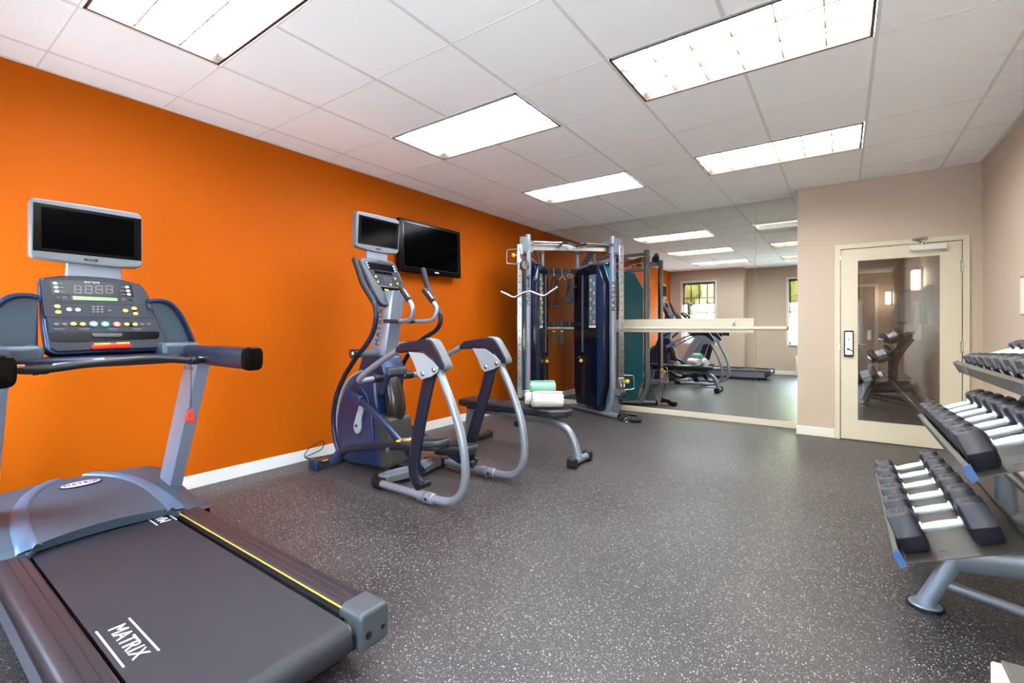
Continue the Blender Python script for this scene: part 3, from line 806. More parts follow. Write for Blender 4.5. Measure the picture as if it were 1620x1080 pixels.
for ix in range(3):
    for iy in range(3):
        a, b = c5(793 + ix * 46, 374 + iy * 28)
        for q in range(10):
            pass
        TC.disc(mb, a, b, 0.0042, 0.0028, 0.0036, seg=12, sx=1.35)
for p in ((400, 560), (487, 560), (1315, 562), (1385, 560)): TC.disc(mb, *c5(*p), 0.0075, 0.002, 0.0032, seg=16, sx=1.3)
mb.build('button_ring', M['grey_plastic'], cons)
mb = MB()
for (a, b) in (((413, 402), 3), ((1236, 420), 3), ((582, 405), 0), ((630, 560), 0), ((1195, 562), 0)):
    TC.rr(mb, 0.014 if b else 0.05, 0.045 if b else 0.018, 0.006, *c5(*a), 0.0016, 0.0022)
for p in ((415, 275), (1187, 303)): TC.rr(mb, 0.016, 0.012, 0.002, *c5(*p), 0.0016, 0.0026)
mb.build('button_field', M['bezel_black'], cons)
mb = MB()
for x in (430, 700, 1010, 1260):
    for q in range(2):
        a, b = c5(x, 606 + q * 13); TC.rr(mb, 0.042 - q * 0.012, 0.0018, 0.0008, a, b, 0.0016, 0.002)
for x, y in ((440, 126), (455, 168), (462, 212), (1108, 165), (1105, 203), (1112, 243), (485, 262), (490, 275), (490, 287), (1115, 290), (1115, 303)):
    a, b = c5(x, y); TC.rr(mb, 0.018, 0.0018, 0.0008, a, b, 0.0022, 0.003)
a, b = c5(968, 413); TC.rr(mb, 0.012, 0.005, 0.001, a, b, 0.0016, 0.002)
mb.build('printed_legend', M['lightgrey_plastic'], cons)
tray = quad(MB(), TC, [c5(315, 645), c5(1495, 640), c5(1500, 690), c5(1470, 715), c5(520, 748), c5(360, 740), c5(325, 700)], 0.0, 0.002).build('tray_recess', M['bezel_black'], cons)
quad(MB(), TC, [c5(765, 655), c5(1110, 655), c5(1090, 700), c5(790, 700)], 0.002, 0.006).build('tray_latch', M['dark_plastic'], tray, bevel=0.002)
# stop bar at the lower lip
a0, a1 = TC.p(*c5(770, 812), 0.014), TC.p(*c5(1180, 795), 0.014)
MB().sweep([a0, a0.lerp(a1, 0.06), a0.lerp(a1, 0.94), a1], [0.006, 0.012, 0.012, 0.006], [0.008, 0.014, 0.014, 0.008], seg=16, power=0.7).build('stop_bar', M['red'], cons)
MB().sweep([a0.lerp(a1, 0.05) + TC.w * 0.009 + TC.v * 0.006, a0.lerp(a1, 0.45) + TC.w * 0.009 + TC.v * 0.006], 0.006, seg=10).sweep([a0.lerp(a1, 0.62) + TC.w * 0.009 + TC.v * 0.006, a0.lerp(a1, 0.96) + TC.w * 0.009 + TC.v * 0.006], 0.006, seg=10).build('stop_bar_stripe', M['yellow'], cons)
# side wings with cup recesses
for s in (-1, 1):
    ys = lambda d_: TY + s * d_
    wing = [(ys(0.20), 1.285), (ys(0.25), 1.292), (ys(0.30), 1.275), (ys(0.345), 1.215), (ys(0.385), 1.12), (ys(0.405), 1.06), (ys(0.40), 0.995), (ys(0.2), 0.995)]
    w_ = MB().yz(wing, 0.80, 0.86).build('side_wing', M['hood'], tm, bevel=0.012, bseg=3)
    rim = [Vector((0.862, a, b)) for a, b in wing[1:6]]
    MB().sweep(smoothpath([Vector((0.86, ys(0.2), 1.285))] + rim, 4), 0.012, 0.03, seg=12, up=(1, 0, 0)).build('wing_rim', M['bluegrey'], w_)
    MB().span(0.84, 1.04, min(ys(0.21), ys(0.375)), max(ys(0.21), ys(0.375)), 0.985, 1.075).build('cup_holder', M['hood'], w_, bevel=0.02, bseg=3)
    MB().cyl((0.95, ys(0.295), 1.0755), (0.95, ys(0.295), 1.0765), 0.045, seg=28).build('cup_recess', M['black'], w_)
# under-console tray linking the uprights
MB().xy([(0.86, TY - 0.34), (1.06, TY - 0.34), (1.1, TY - 0.2), (1.11, TY), (1.1, TY + 0.2), (1.06, TY + 0.34), (0.86, TY + 0.34)], 0.975, 1.02).build('console_base', M['navy'], tm, bevel=0.012, bseg=3)
# screen above the console
MB().yz([(0.565, 1.36), (0.785, 1.36), (0.775, 1.49), (0.575, 1.49)], 0.76, 0.785).build('screen_neck', M['silver'], tm, bevel=0.006)
TV = Plane((0.805, 0.65, 1.6), (0, 1, 0), (-0.05, 0, 1))
def tvp(x, y): return ray_plane(x / 2.7, 280 + y / 2.7, TV)
out = [tvp(*p) for p in ((128, 96), (142, 86), (360, 117), (590, 154), (607, 172), (610, 280), (607, 378), (592, 388), (500, 386), (360, 372), (250, 358), (140, 342), (128, 330), (127, 200))]
tvo = quad(MB(), TV, out, -0.055, 0.0).build('screen', M['lightgrey_plastic'], tm, bevel=0.012, bseg=4)
quad(MB(), TV, [tvp(142, 106), tvp(603, 180), tvp(604, 358), tvp(140, 312)], 0.0, 0.0012).build('screen_bezel', M['bezel_black'], tvo)
quad(MB(), TV, [tvp(176, 125), tvp(572, 187), tvp(572, 342), tvp(178, 302)], 0.0012, 0.0018).build('screen_glass', M['screen'], tvo)
quad(MB(), TV, [tvp(358, 347), tvp(420, 352), tvp(418, 362), tvp(362, 357)], 0.0, 0.0015).build('logo_plate', M['dark_plastic'], tvo)
text('lettering', 'MATRIX', 0.007, TV.p(*tvp(389, 354), 0.002), TV.u, TV.v, M['silver'], tvo, space=1.1, depth=0.0004)
# ------------------------------------------------------------------ elliptical trainer
EY = 2.475
el = thing('elliptical_trainer', 'blue and silver elliptical trainer with tall screen and looping side rails by the orange wall', 'elliptical', (1.0, EY, 0))
NY, FY = EY - 0.325, EY + 0.325       # planes of the two side loops
# front floor bar with caps, spine, rear cross member
ff = MB().span(0.27, 0.36, EY - 0.34, EY + 0.34, 0.012, 0.075).build('front_foot', M['steel'], el, bevel=0.008)
for s in (-1, 1):
    MB().span(0.262, 0.368, EY + s * 0.34 - 0.03, EY + s * 0.34 + 0.03, 0.0, 0.082).build('foot_cap', M['bluegrey'], ff, bevel=0.014, bseg=3)
MB().span(0.33, 1.1, EY - 0.05, EY + 0.05, 0.03, 0.09).build('base_beam', M['dark_plastic'], el, bevel=0.01)
poly = [(1.00, NY + 0.06), (1.06, NY + 0.02), (1.13, NY + 0.05), (1.19, EY), (1.13, FY - 0.05), (1.06, FY - 0.02), (1.00, FY - 0.06), (1.05, EY)]
cm = MB().xy(poly, 0.03, 0.085).build('cross_member', M['lightgrey_plastic'], el, bevel=0.008)
MB().xy([(1.045, NY + 0.09), (1.075, NY + 0.085), (1.115, EY), (1.075, FY - 0.085), (1.045, FY - 0.09), (1.08, EY)], 0.085, 0.089).build('cross_member_strip', M['silver'], cm)
for s in (-1, 1):
    yy = EY + s * 0.325
    MB().sweep(smoothpath([(1.02, yy - s * 0.11, 0.055), (1.015, yy - s * 0.05, 0.052), (1.05, yy - s * 0.008, 0.046), (1.13, yy, 0.044)], 5), 0.034, 0.036, seg=16, power=0.75).build('corner_joint', M['dark_plastic'], el)
    # big loop: floor tube curving up to the shoulder
    pts = smoothpath([(1.12, yy, 0.043), (1.4, yy, 0.043), (1.66, yy, 0.043), (1.80, yy, 0.063), (1.875, yy, 0.125), (1.908, yy, 0.22), (1.905, yy, 0.34), (1.875, yy, 0.49), (1.80, yy, 0.67), (1.715, yy, 0.83), (1.655, yy, 0.95)], 6)
    lp = MB().sweep(pts, 0.0265, seg=20).build('side_loop', M['silver'], el)
    MB().sweep([(1.50, yy, 0.043), (1.505, yy, 0.043), (1.565, yy, 0.043)], [0.033, 0.036, 0.036], seg=20).sweep([(1.575, yy, 0.043), (1.635, yy, 0.043), (1.64, yy, 0.043)], [0.036, 0.036, 0.031], seg=20).cyl((1.55, yy, 0.03), (1.55, yy, 0.0), 0.014).build('collar', M['silver'], lp)
    MB().cyl((1.6, yy - 0.0355, 0.045), (1.6, yy - 0.038, 0.045), 0.011).build('collar_hole', M['black'], lp)
    # shoulder cover
    sh = [(1.30, 0.985), (1.315, 1.02), (1.36, 1.045), (1.50, 1.065), (1.615, 1.078), (1.665, 1.066), (1.72, 1.0), (1.775, 0.915), (1.765, 0.882), (1.72, 0.885), (1.66, 0.955), (1.575, 0.998), (1.36, 0.978)]
    sc = MB().xz(sh, yy - 0.04, yy + 0.04).build('shoulder_cover', M['navy'], el, bevel=0.014, bseg=4)
    MB().sweep(smoothpath([(1.60, yy, 1.074), (1.66, yy, 1.063), (1.715, yy, 0.998), (1.765, yy, 0.92), (1.768, yy, 0.89)], 5), 0.036, 0.009, seg=14, up=(0.7, 0, 0.7), power=0.6).build('cover_cap', M['lightgrey_plastic'], sc)
    for y0 in (-0.046, 0.040):
        pl = MB().xz([(1.45, 0.99), (1.585, 0.985), (1.66, 0.945), (1.725, 0.90), (1.715, 0.868), (1.66, 0.838), (1.575, 0.815), (1.54, 0.84), (1.50, 0.92)], yy + y0, yy + y0 + 0.006).build('shoulder_plate', M['shaft'] if y0 < 0 else M['silver'], el, bevel=0.002)
    mb = MB()
    for (x, z) in ((1.585, 0.853), (1.685, 0.882)): mb.ball((x, yy - 0.046, z), 0.017, 14, (1, 0.5, 1))
    mb.build('bolt', M['chrome'], el)
    # top rail from shoulder forward and down to the column
    pts = smoothpath([(1.34, yy, 1.012), (1.18, yy, 0.94), (1.02, yy, 0.86), (0.90, yy, 0.79), (0.852, yy + s * -0.012, 0.758), (0.85, yy - s * 0.05, 0.752), (0.86, yy - s * 0.14, 0.76), (0.86, yy - s * 0.22, 0.76)], 6)
    MB().sweep(pts, 0.022, seg=16).build('top_rail', M['silver'], el)
    MB().cyl((0.86, yy - s * 0.13, 0.76), (0.86, yy - s * 0.21, 0.76), 0.034, 0.030).build('rail_boot', M['dark_plastic'], el)
# lower housing
shp = XZ([(536, 716), (532, 690), (531, 665), (536, 640), (547, 617), (562, 600), (578, 590), (592, 588)], EY - 0.125) + [(0.80, 0.60), (0.84, 0.30), (0.87, 0.10), (0.84, 0.055), (0.45, 0.03), (0.36, 0.05)]
hs = MB().xz(shp, EY - 0.125, EY + 0.125).build('lower_housing', M['ell_blue'], el, bevel=0.02, bseg=3)
MB().xz([(0.34, 0.12), (0.345, 0.50), (0.40, 0.60), (0.50, 0.66), (0.62, 0.685), (0.70, 0.62), (0.76, 0.5), (0.79, 0.3), (0.80, 0.10), (0.45, 0.07)], EY - 0.138, EY - 0.124).build('side_cover', M['ell_blue'], hs, bevel=0.006)
MB().sweep(smoothpath([(0.292, EY, 0.15), (0.296, EY, 0.40), (0.365, EY, 0.61), (0.49, EY, 0.74), (0.62, EY, 0.80)], 6), 0.134, 0.016, seg=14, up=(-1, 0, 0.3), power=0.6).build('top_cover', M['shaft'], hs)
# column boot, smoked rear cover, lower rear cover
MB().xz([(0.50, 0.70), (0.60, 0.92), (0.84, 0.93), (0.90, 0.80), (0.86, 0.62), (0.70, 0.60)], EY - 0.105, EY + 0.105).build('column_boot', M['bluegrey'], el, bevel=0.02, bseg=3)
MB().sweep([(0.80, EY, 0.87), (0.82, EY, 0.82), (0.845, EY, 0.74), (0.885, EY, 0.60), (0.90, EY, 0.50), (0.89, EY, 0.42)], [0.04, 0.06, 0.07, 0.078, 0.08, 0.07], [0.04, 0.05, 0.06, 0.07, 0.07, 0.06], seg=24, up=(1, 0, 0)).build('smoked_cover', M['brown_black'], el)
MB().span(0.78, 0.93, EY - 0.095, EY + 0.095, 0.775, 0.84).build('column_clamp', M['grey_plastic'], el, bevel=0.02, bseg=3)
MB().xz([(0.80, 0.47), (0.95, 0.45), (0.97, 0.3), (0.97, 0.08), (0.93, 0.05), (0.80, 0.05)], EY - 0.12, EY + 0.12).build('rear_cover', mat('rear_cover_grey', (58, 56, 54), 0.45), el, bevel=0.03, bseg=3)
# column
a, b = Vector((0.72, EY, 0.80)), Vector((0.835, EY, 1.44))
co = MB().prism([(-0.10, -0.058), (-0.085, -0.066), (0.085, -0.066), (0.10, -0.058), (0.10, 0.058), (0.085, 0.066), (-0.085, 0.066), (-0.10, 0.058)], a, (1, 0, 0), (0, 1, 0), b - a).build('column', M['silver'], el, bevel=0.004)
dr = (b - a).normalized()
text('lettering', 'MATRIX', 0.072, a + dr * 0.36 + Vector((-0.01, -0.0675, 0)), dr, Vector((-dr.z, 0, dr.x)), M['ink'], co, space=1.25)
# moving handlebars with pivots
for s in (-1, 1):
    yy = EY + s * 0.275
    if s < 0: P_ = [(0.744, 1.674), (0.80, 1.57), (0.852, 1.474), (0.955, 1.36), (0.99, 1.30), (1.0, 1.22), (0.955, 1.10), (0.86, 1.0), (0.785, 0.94), (0.71, 0.87), (0.60, 0.75), (0.50, 0.58), (0.47, 0.40), (0.50, 0.25), (0.545, 0.165)]
    else: P_ = [(0.915, 1.64), (0.95, 1.54), (0.99, 1.445), (1.085, 1.30), (1.115, 1.25), (1.11, 1.18), (1.05, 1.12), (0.92, 1.06), (0.82, 1.0), (0.72, 0.90), (0.62, 0.76), (0.54, 0.58), (0.52, 0.42), (0.56, 0.30), (0.60, 0.24)]
    pts = smoothpath([(x, yy, z) for x, z in P_], 5)
    k = 17
    hb = MB().sweep(pts[k - 2:], 0.0185, 0.0185, seg=14).build('swing_handle', M['navy'], el)
    MB().sweep([pts[0] + Vector((-0.006, 0, 0.01))] + pts[:k], [0.014] + [0.0225] * k, [0.014] + [0.0225] * k, seg=14).build('handle_grip', M['rubber'], hb)
    pz = (0.80, 0.955) if s < 0 else (0.83, 1.005)
    pv = MB().cyl((0.755, yy, pz[1] - 0.005), (0.755, EY + s * 0.06, pz[1] - 0.005), 0.031).build('pivot_arm', M['lightgrey_plastic'], el)
    MB().cyl((0.755, yy - s * 0.02, pz[1] - 0.005), (0.755, yy + s * 0.032, pz[1] - 0.005), 0.036).build('pivot_hub', M['dark_plastic'], pv)
    MB().ball((0.755, yy + s * 0.032, pz[1] - 0.005), 0.022, 12, (1, 0.35, 1)).build('pivot_bolt', M['chrome'], pv)
# pedal linkages: near one higher, far one lower
def linkage(s, dz, dx):
    yy = EY + s * 0.275
    y1, y2 = yy - 0.02, yy + 0.02
    jt = (0.545 + (0 if s < 0 else 0.05), 0.165 + (0 if s < 0 else 0.07))
    MB().sweep(smoothpath([(jt[0] - 0.1, yy, jt[1] - 0.085), (jt[0] - 0.03, yy, jt[1] - 0.05), (jt[0] + 0.02, yy, jt[1] + 0.0)], 4), 0.024, 0.045, seg=14, power=0.6).build('link_boot', M['bluegrey'], el)
    pts = smoothpath([(jt[0], yy, jt[1] - 0.02), (jt[0] + 0.12, yy, jt[1] + 0.045 + dz * .2), (jt[0] + 0.3, yy, jt[1] + 0.085 + dz * .5), (jt[0] + 0.5, yy, 0.29 + dz), (1.38 + dx, yy, 0.335 + dz)], 5)
    MB().sweep(pts, 0.023, 0.03, seg=14, power=0.6).build('foot_link', M['navy'], el)
    c0 = 1.455 + dx
    pd = Plane((c0, yy + (0.055 if s < 0 else -0.055), 0.36 + dz), (1, 0, 0.12), (0, 1, 0))
    pdl = MB().prism(roundrect(0.37, 0.16, 0.06, 6), pd.o - pd.w * 0.04, pd.u, pd.v, pd.w * 0.032).build('pedal', M['dark_plastic'], el, bevel=0.008)
    MB().sweep([pd.p(*q, 0.006) for q in roundrect(0.385, 0.145, 0.055, 6)] + [pd.p(*roundrect(0.385, 0.145, 0.055, 6)[0], 0.006)], 0.010, 0.022, seg=10).build('pedal_rim', M['grey_plastic'], pdl)
    MB().prism(roundrect(0.34, 0.11, 0.045, 6), pd.o - pd.w * 0.008, pd.u, pd.v, pd.w * 0.004).build('pedal_pad', M['rubber'], pdl)
    MB().prism(roundrect(0.09, 0.12, 0.03, 6, -0.21, 0), pd.o - pd.w * 0.03, pd.u, pd.v, pd.w * 0.05).build('pedal_stop', M['yellow'], pdl, bevel=0.006)
    # drive arm from the crank down to the swing arm foot
    A_ = [(0.57, 0.60), (0.78, 0.55), (0.95, 0.46), (1.12, 0.36 + dz * .4), (1.28, 0.25 + dz * .6), (1.42, 0.15 + dz * .3)] if s < 0 else [(0.60, 0.32), (0.8, 0.32), (1.0, 0.26), (1.2, 0.2), (1.40, 0.13)]
    y_ = EY + s * 0.20
    MB().sweep(smoothpath([(x, y_, z) for x, z in A_], 5), 0.02, 0.027, seg=14, power=0.6).build('drive_arm', M['bluegrey'], el)
    MB().box((A_[0][0] + 0.06, y_ - s * 0.0, A_[0][1] + 0.0), (0.20, 0.05, 0.085), Matrix.Rotation(R(14 if s < 0 else 0), 3, 'Y')).build('crank_joint', M['ell_blue'], el, bevel=0.016, bseg=3)
    MB().cyl((1.17 + dx * .3, yy - 0.03, 0.285 + dz), (1.17 + dx * .3, yy - 0.038, 0.285 + dz), 0.02).build('bolt', M['chrome'], el)
linkage(-1, 0, 0)
linkage(1, -0.15, -0.13)
# crank lever
MB().prism([(0.62 + 0.045 * math.cos(a), 0.36 + 0.06 * math.sin(a)) for a in [PI + PI * k / 12 for k in range(13)]] + [(0.662, 0.42), (0.705, 0.535), (0.66, 0.56), (0.60, 0.42)], (0, EY - 0.168, 0), (1, 0, 0), (0, 0, 1), (0, 0.028, 0)).build('crank_lever', M['shaft'], el, bevel=0.006)
MB().cyl((0.62, EY - 0.17, 0.365), (0.62, EY - 0.175, 0.365), 0.012).build('crank_bolt', M['dark_plastic'], el)
# flat swing arms hanging from the shoulders
for s, P_ in ((-1, [(1.60, 0.86), (1.55, 0.70), (1.50, 0.52), (1.455, 0.33), (1.44, 0.22), (1.455, 0.14), (1.50, 0.095)]), (1, [(1.62, 0.86), (1.57, 0.70), (1.50, 0.50), (1.43, 0.31), (1.40, 0.2), (1.42, 0.12), (1.46, 0.09)])):
    yy = EY + s * 0.31
    MB().sweep(smoothpath([(x, yy, z) for x, z in P_], 5), 0.016, 0.048, seg=14, up=(1, 0, 0), power=0.5).build('swing_arm', M['navy'], el)
    MB().cyl((P_[-1][0], yy - 0.03, 0.10), (P_[-1][0], yy - s * 0.075, 0.10), 0.026).build('swing_axle', M['black'], el)
# fixed heart rate grips
MB().xy([(0.90, EY - 0.13), (1.02, EY - 0.10), (1.07, EY - 0.03), (1.07, EY + 0.03), (1.02, EY + 0.10), (0.90, EY + 0.13), (0.82, EY + 0.07), (0.82, EY - 0.07)], 1.185, 1.215).build('accessory_tray', M['dark_plastic'], el, bevel=0.01)
for s in (-1, 1):
    pts = fillet([(0.98, EY + s * 0.06, 1.195), (1.20, EY + s * 0.115, 1.205), (1.235, EY + s * 0.125, 1.30), (1.10, EY + s * 0.12, 1.44)], 0.07, 7)
    fh = MB().sweep(pts, 0.0165, seg=14).build('fixed_handle', M['silver'], el)
    g0, g1 = pts[-2].lerp(pts[-1], 0.1), pts[-1] + (pts[-1] - pts[-2]).normalized() * 0.02
    MB().sweep([g0, g0.lerp(g1, 0.06), g0.lerp(g1, 0.94), g1], [0.017, 0.0225, 0.0235, 0.016], seg=14).build('pulse_grip', M['rubber'], fh)
    MB().box(g0.lerp(g1, 0.42) + Vector((0.02, -0.008, 0.012)), (0.012, 0.024, 0.085), Matrix.Rotation(math.atan2(g1.x - g0.x, g1.z - g0.z), 3, 'Y')).build('pulse_plate', M['chrome'], fh, bevel=0.003)
# console
EC = Plane((0.87, EY - 0.01, 1.36), (0, 1, 0), (-0.17, 0, 0.36))
def ec(x, y): return ray_plane(520 + x / 4.909, 320 + y / 4.909, EC)
face = [ec(*p) for p in ((243, 442), (258, 431), (300, 428), (400, 441), (485, 459), (508, 470), (525, 500), (570, 600), (607, 720), (610, 752), (597, 772), (540, 790), (480, 802), (420, 792), (395, 765), (350, 680), (300, 570))]
ecn = quad(MB(), EC, face, -0.012, 0).build('console', M['grey_plastic'], el, bevel=0.008, bseg=3)
cxe = sum(p[0] for p in face) / len(face); cye = sum(p[1] for p in face) / len(face)
nb = len(face)
A_ = [EC.p(a_, b_, -0.012) for a_, b_ in face]; B_ = [EC.p((a_ - cxe) * 1.0 + cxe, (b_ - cye) * 1.0 + cye, -0.04) for a_, b_ in face]; D_ = [EC.p((a_ - cxe) * 0.85 + cxe, (b_ - cye) * 0.85 + cye, -0.075) for a_, b_ in face]
fs_ = [tuple(range(nb)), tuple(range(3 * nb - 1, 2 * nb - 1, -1))]
for i in range(nb):
    j = (i + 1) % nb
    fs_ += [(i, i + nb, j + nb, j), (i + nb, i + 2 * nb, j + 2 * nb, j + nb)]
MB().add(A_ + B_ + D_, fs_).build('console_shell', M['bluegrey'], ecn, bevel=0.008)
quad(MB(), EC, [ec(272, 460), ec(400, 455), ec(500, 480), ec(590, 665), ec(410, 640), ec(385, 640)], 0.0, 0.0014).build('keypad_overlay', M['panel_grey'], ecn)
quad(MB(), EC, [ec(285, 462), ec(490, 492), ec(520, 545), ec(305, 518)], 0.0014, 0.002).build('display_window', M['bezel_black'], ecn)
quad(MB(), EC, [ec(348, 528), ec(490, 548), ec(498, 570), ec(360, 553)], 0.0014, 0.002).build('lcd_strip', M['bezel_black'], ecn)
quad(MB(), EC, [ec(402, 655), ec(590, 672), ec(592, 700), ec(420, 690)], 0.0014, 0.002).build('lower_strip', M['bezel_black'], ecn)
for p in ((293, 470), (300, 488), (308, 507), (500, 500), (508, 520), (515, 538)): button(EC, ec(*p), 0.006, 0.002, 0.004, 'white_button', M['white'], ecn, 1.5)
for p in ((365, 577), (381, 617), (515, 593), (532, 632), (440, 680), (458, 684), (548, 690), (567, 692), (480, 641)): button(EC, ec(*p), 0.009, 0.0014, 0.005, 'yellow_button', M['btn_yellow'], ecn)
mb = MB()
for ix in range(3):
    for iy in range(4): EC.disc(mb, *ec(430 + ix * 22 + iy * 6, 583 + iy * 16 + ix * 4), 0.0045, 0.0014, 0.0035, seg=10)
mb.build('number_button', M['lightgrey_plastic'], ecn)
MB().prism([(0.009 * math.cos(2 * PI * k / 14), 0.009 * math.sin(2 * PI * k / 14)) for k in range(14)], EC.p(*ec(548, 725), 0), EC.u, EC.v, EC.w * 0.006).build('stop_button', mat('stop_pink', (200, 120, 110), 0.4), ecn)
# screen
MB().yz([(EY - 0.115, 1.66), (EY + 0.10, 1.66), (EY + 0.09, 1.80), (EY - 0.105, 1.80)], 0.655, 0.68).build('screen_neck', M['silver'], el, bevel=0.006)
TE = Plane((0.69, EY, 1.92), (0, 1, 0), (-0.04, 0, 1))
def tve(x, y): return ray_plane(520 + x / 4.909, 320 + y / 4.909, TE)
out = [tve(*p) for p in ((215, 75), (228, 66), (360, 92), (530, 132), (549, 148), (552, 240), (544, 380), (528, 402), (440, 396), (330, 378), (222, 342), (213, 330), (213, 200))]
ts = quad(MB(), TE, out, -0.055, 0).build('screen', M['lightgrey_plastic'], el, bevel=0.01, bseg=4)
quad(MB(), TE, [tve(236, 94), tve(546, 168), tve(538, 368), tve(226, 316)], 0, 0.0012).build('screen_bezel', M['bezel_black'], ts)
quad(MB(), TE, [tve(256, 116), tve(528, 178), tve(522, 354), tve(250, 306)], 0.0012, 0.0018).build('screen_glass', M['screen'], ts)
quad(MB(), TE, [tve(366, 354), tve(406, 360), tve(404, 372), tve(368, 368)], 0, 0.0015).build('logo_plate', M['dark_plastic'], ts)
# power cord behind it
pts = smoothpath([(0.24, EY - 0.2, 0.012), (0.2, EY - 0.24, 0.03), (0.1, EY - 0.3, 0.06), (0.04, EY - 0.22, 0.11), (0.05, EY - 0.1, 0.15), (0.12, EY - 0.16, 0.1), (0.08, EY - 0.28, 0.05), (0.06, EY - 0.15, 0.02), (0.05, EY + 0.1, 0.012), (0.03, EY + 0.6, 0.012)], 8)
tag(MB().sweep(pts, 0.004, seg=8).build('power_cord', M['black']), 'thin black power cord looped by the baseboard behind the elliptical', 'cord')

# ------------------------------------------------------------------ wall television
wt = thing('wall_television', 'flat black television mounted on the orange wall behind the elliptical', 'television', (0, 3.66, 2.0))
TW = Plane((0.11, 3.66, 2.005), (0, 1, 0), (-0.03, 0, 1))
y0, y1, z0, z1 = -0.465, 0.465, -0.28, 0.27
st = MB().prism(roundrect(0.93, 0.55, 0.015, 3, 0, 0), TW.p(0, 0, -0.06), TW.u, TW.v, TW.w * 0.06).build('housing', M['bezel_black'], wt, bevel=0.01)
MB().prism(roundrect(0.82, 0.455, 0.004, 2, 0.0, 0.012), TW.p(0, 0, 0), TW.u, TW.v, TW.w * 0.0015).build('screen_glass', M['screen'], st)
TW.frame(MB(), 0.83, 0.465, 0.006, 0, 0.012, 0, 0.003).build('inner_bezel', mat('gloss_edge', (40, 38, 38), 0.1), st)
mb = MB()
for k in range(5): TW.rr(mb, 0.010, 0.014, 0.002, 0.035 + k * 0.013, -0.247, 0, 0.002)
mb.build('maker_mark', M['white'], st)
MB().prism([(-0.09, -0.275), (0.09, -0.275), (0.05, -0.292), (-0.05, -0.292)], TW.p(0, 0, -0.03), TW.u, TW.v, TW.w * 0.03).build('lower_lip', M['bezel_black'], st)
MB().span(0.001, 0.02, 3.5, 3.82, 1.88, 2.12).box((0.04, 3.66, 2.0), (0.04, 0.2, 0.08)).build('wall_mount', M['black'], wt)

# ------------------------------------------------------------------ weight bench
BY = 3.5
bn = thing('weight_bench', 'flat black padded weight bench with arched blue-silver leg, carrying rolled towels', 'bench', (1.35, BY, 0))
pad = [(1.075, BY - 0.13), (1.70, BY - 0.13), (1.80, BY - 0.115), (1.90, BY - 0.03), (1.905, BY + 0.05), (1.85, BY + 0.12), (1.78, BY + 0.13), (1.075, BY + 0.13)]
MB().xy(pad, 0.385, 0.45).build('back_pad', M['pad'], bn, bevel=0.018, bseg=4)
MB().xy([(0.73, BY - 0.11), (0.78, BY - 0.13), (1.06, BY - 0.13), (1.06, BY + 0.13), (0.78, BY + 0.13), (0.73, BY + 0.11)], 0.39, 0.457).build('seat_pad', M['pad'], bn, bevel=0.02, bseg=4)
pts = smoothpath([(0.78, BY, 0.352), (1.1, BY, 0.352), (1.45, BY, 0.35), (1.68, BY, 0.345), (1.80, BY, 0.325), (1.885, BY, 0.275), (1.94, BY, 0.19), (1.97, BY, 0.10), (1.985, BY, 0.05)], 6)
MB().sweep(pts, 0.028, 0.034, seg=18).build('main_tube', M['rack'], bn)
MB().cyl((1.99, BY - 0.10, 0.045), (1.99, BY + 0.14, 0.045), 0.028).build('front_foot', M['rack'], bn)
for y in (BY - 0.125, BY + 0.155):
    w = MB().box((1.99, y, 0.045), (0.09, 0.055, 0.09)).build('foot_cap', M['rubber'], bn, bevel=0.022, bseg=4)
MB().box((1.99 + 0.046, BY - 0.125, 0.05), (0.003, 0.03, 0.04)).build('cap_badge', M['navy'], bn)
MB().sweep([(0.80, BY, 0.345), (0.765, BY, 0.06)], 0.032, 0.036, seg=16, power=0.5).build('rear_post', M['silver'], bn)
MB().sweep([(0.76, BY - 0.33, 0.035), (0.76, BY + 0.33, 0.035)], 0.034, 0.03, seg=16, power=0.5).build('rear_foot', M['brown_black'], bn)
for s in (-1, 1): MB().box((0.76, BY + s * 0.345, 0.036), (0.08, 0.05, 0.072)).build('foot_cap', M['rubber'], bn, bevel=0.014)
MB().box((0.98, BY, 0.372), (0.4, 0.08, 0.03)).build('pad_bracket', M['dark_plastic'], bn)
MB().ball((0.79, BY + 0.03, 0.385), 0.02, 12).build('adjuster_knob', M['white'], bn)

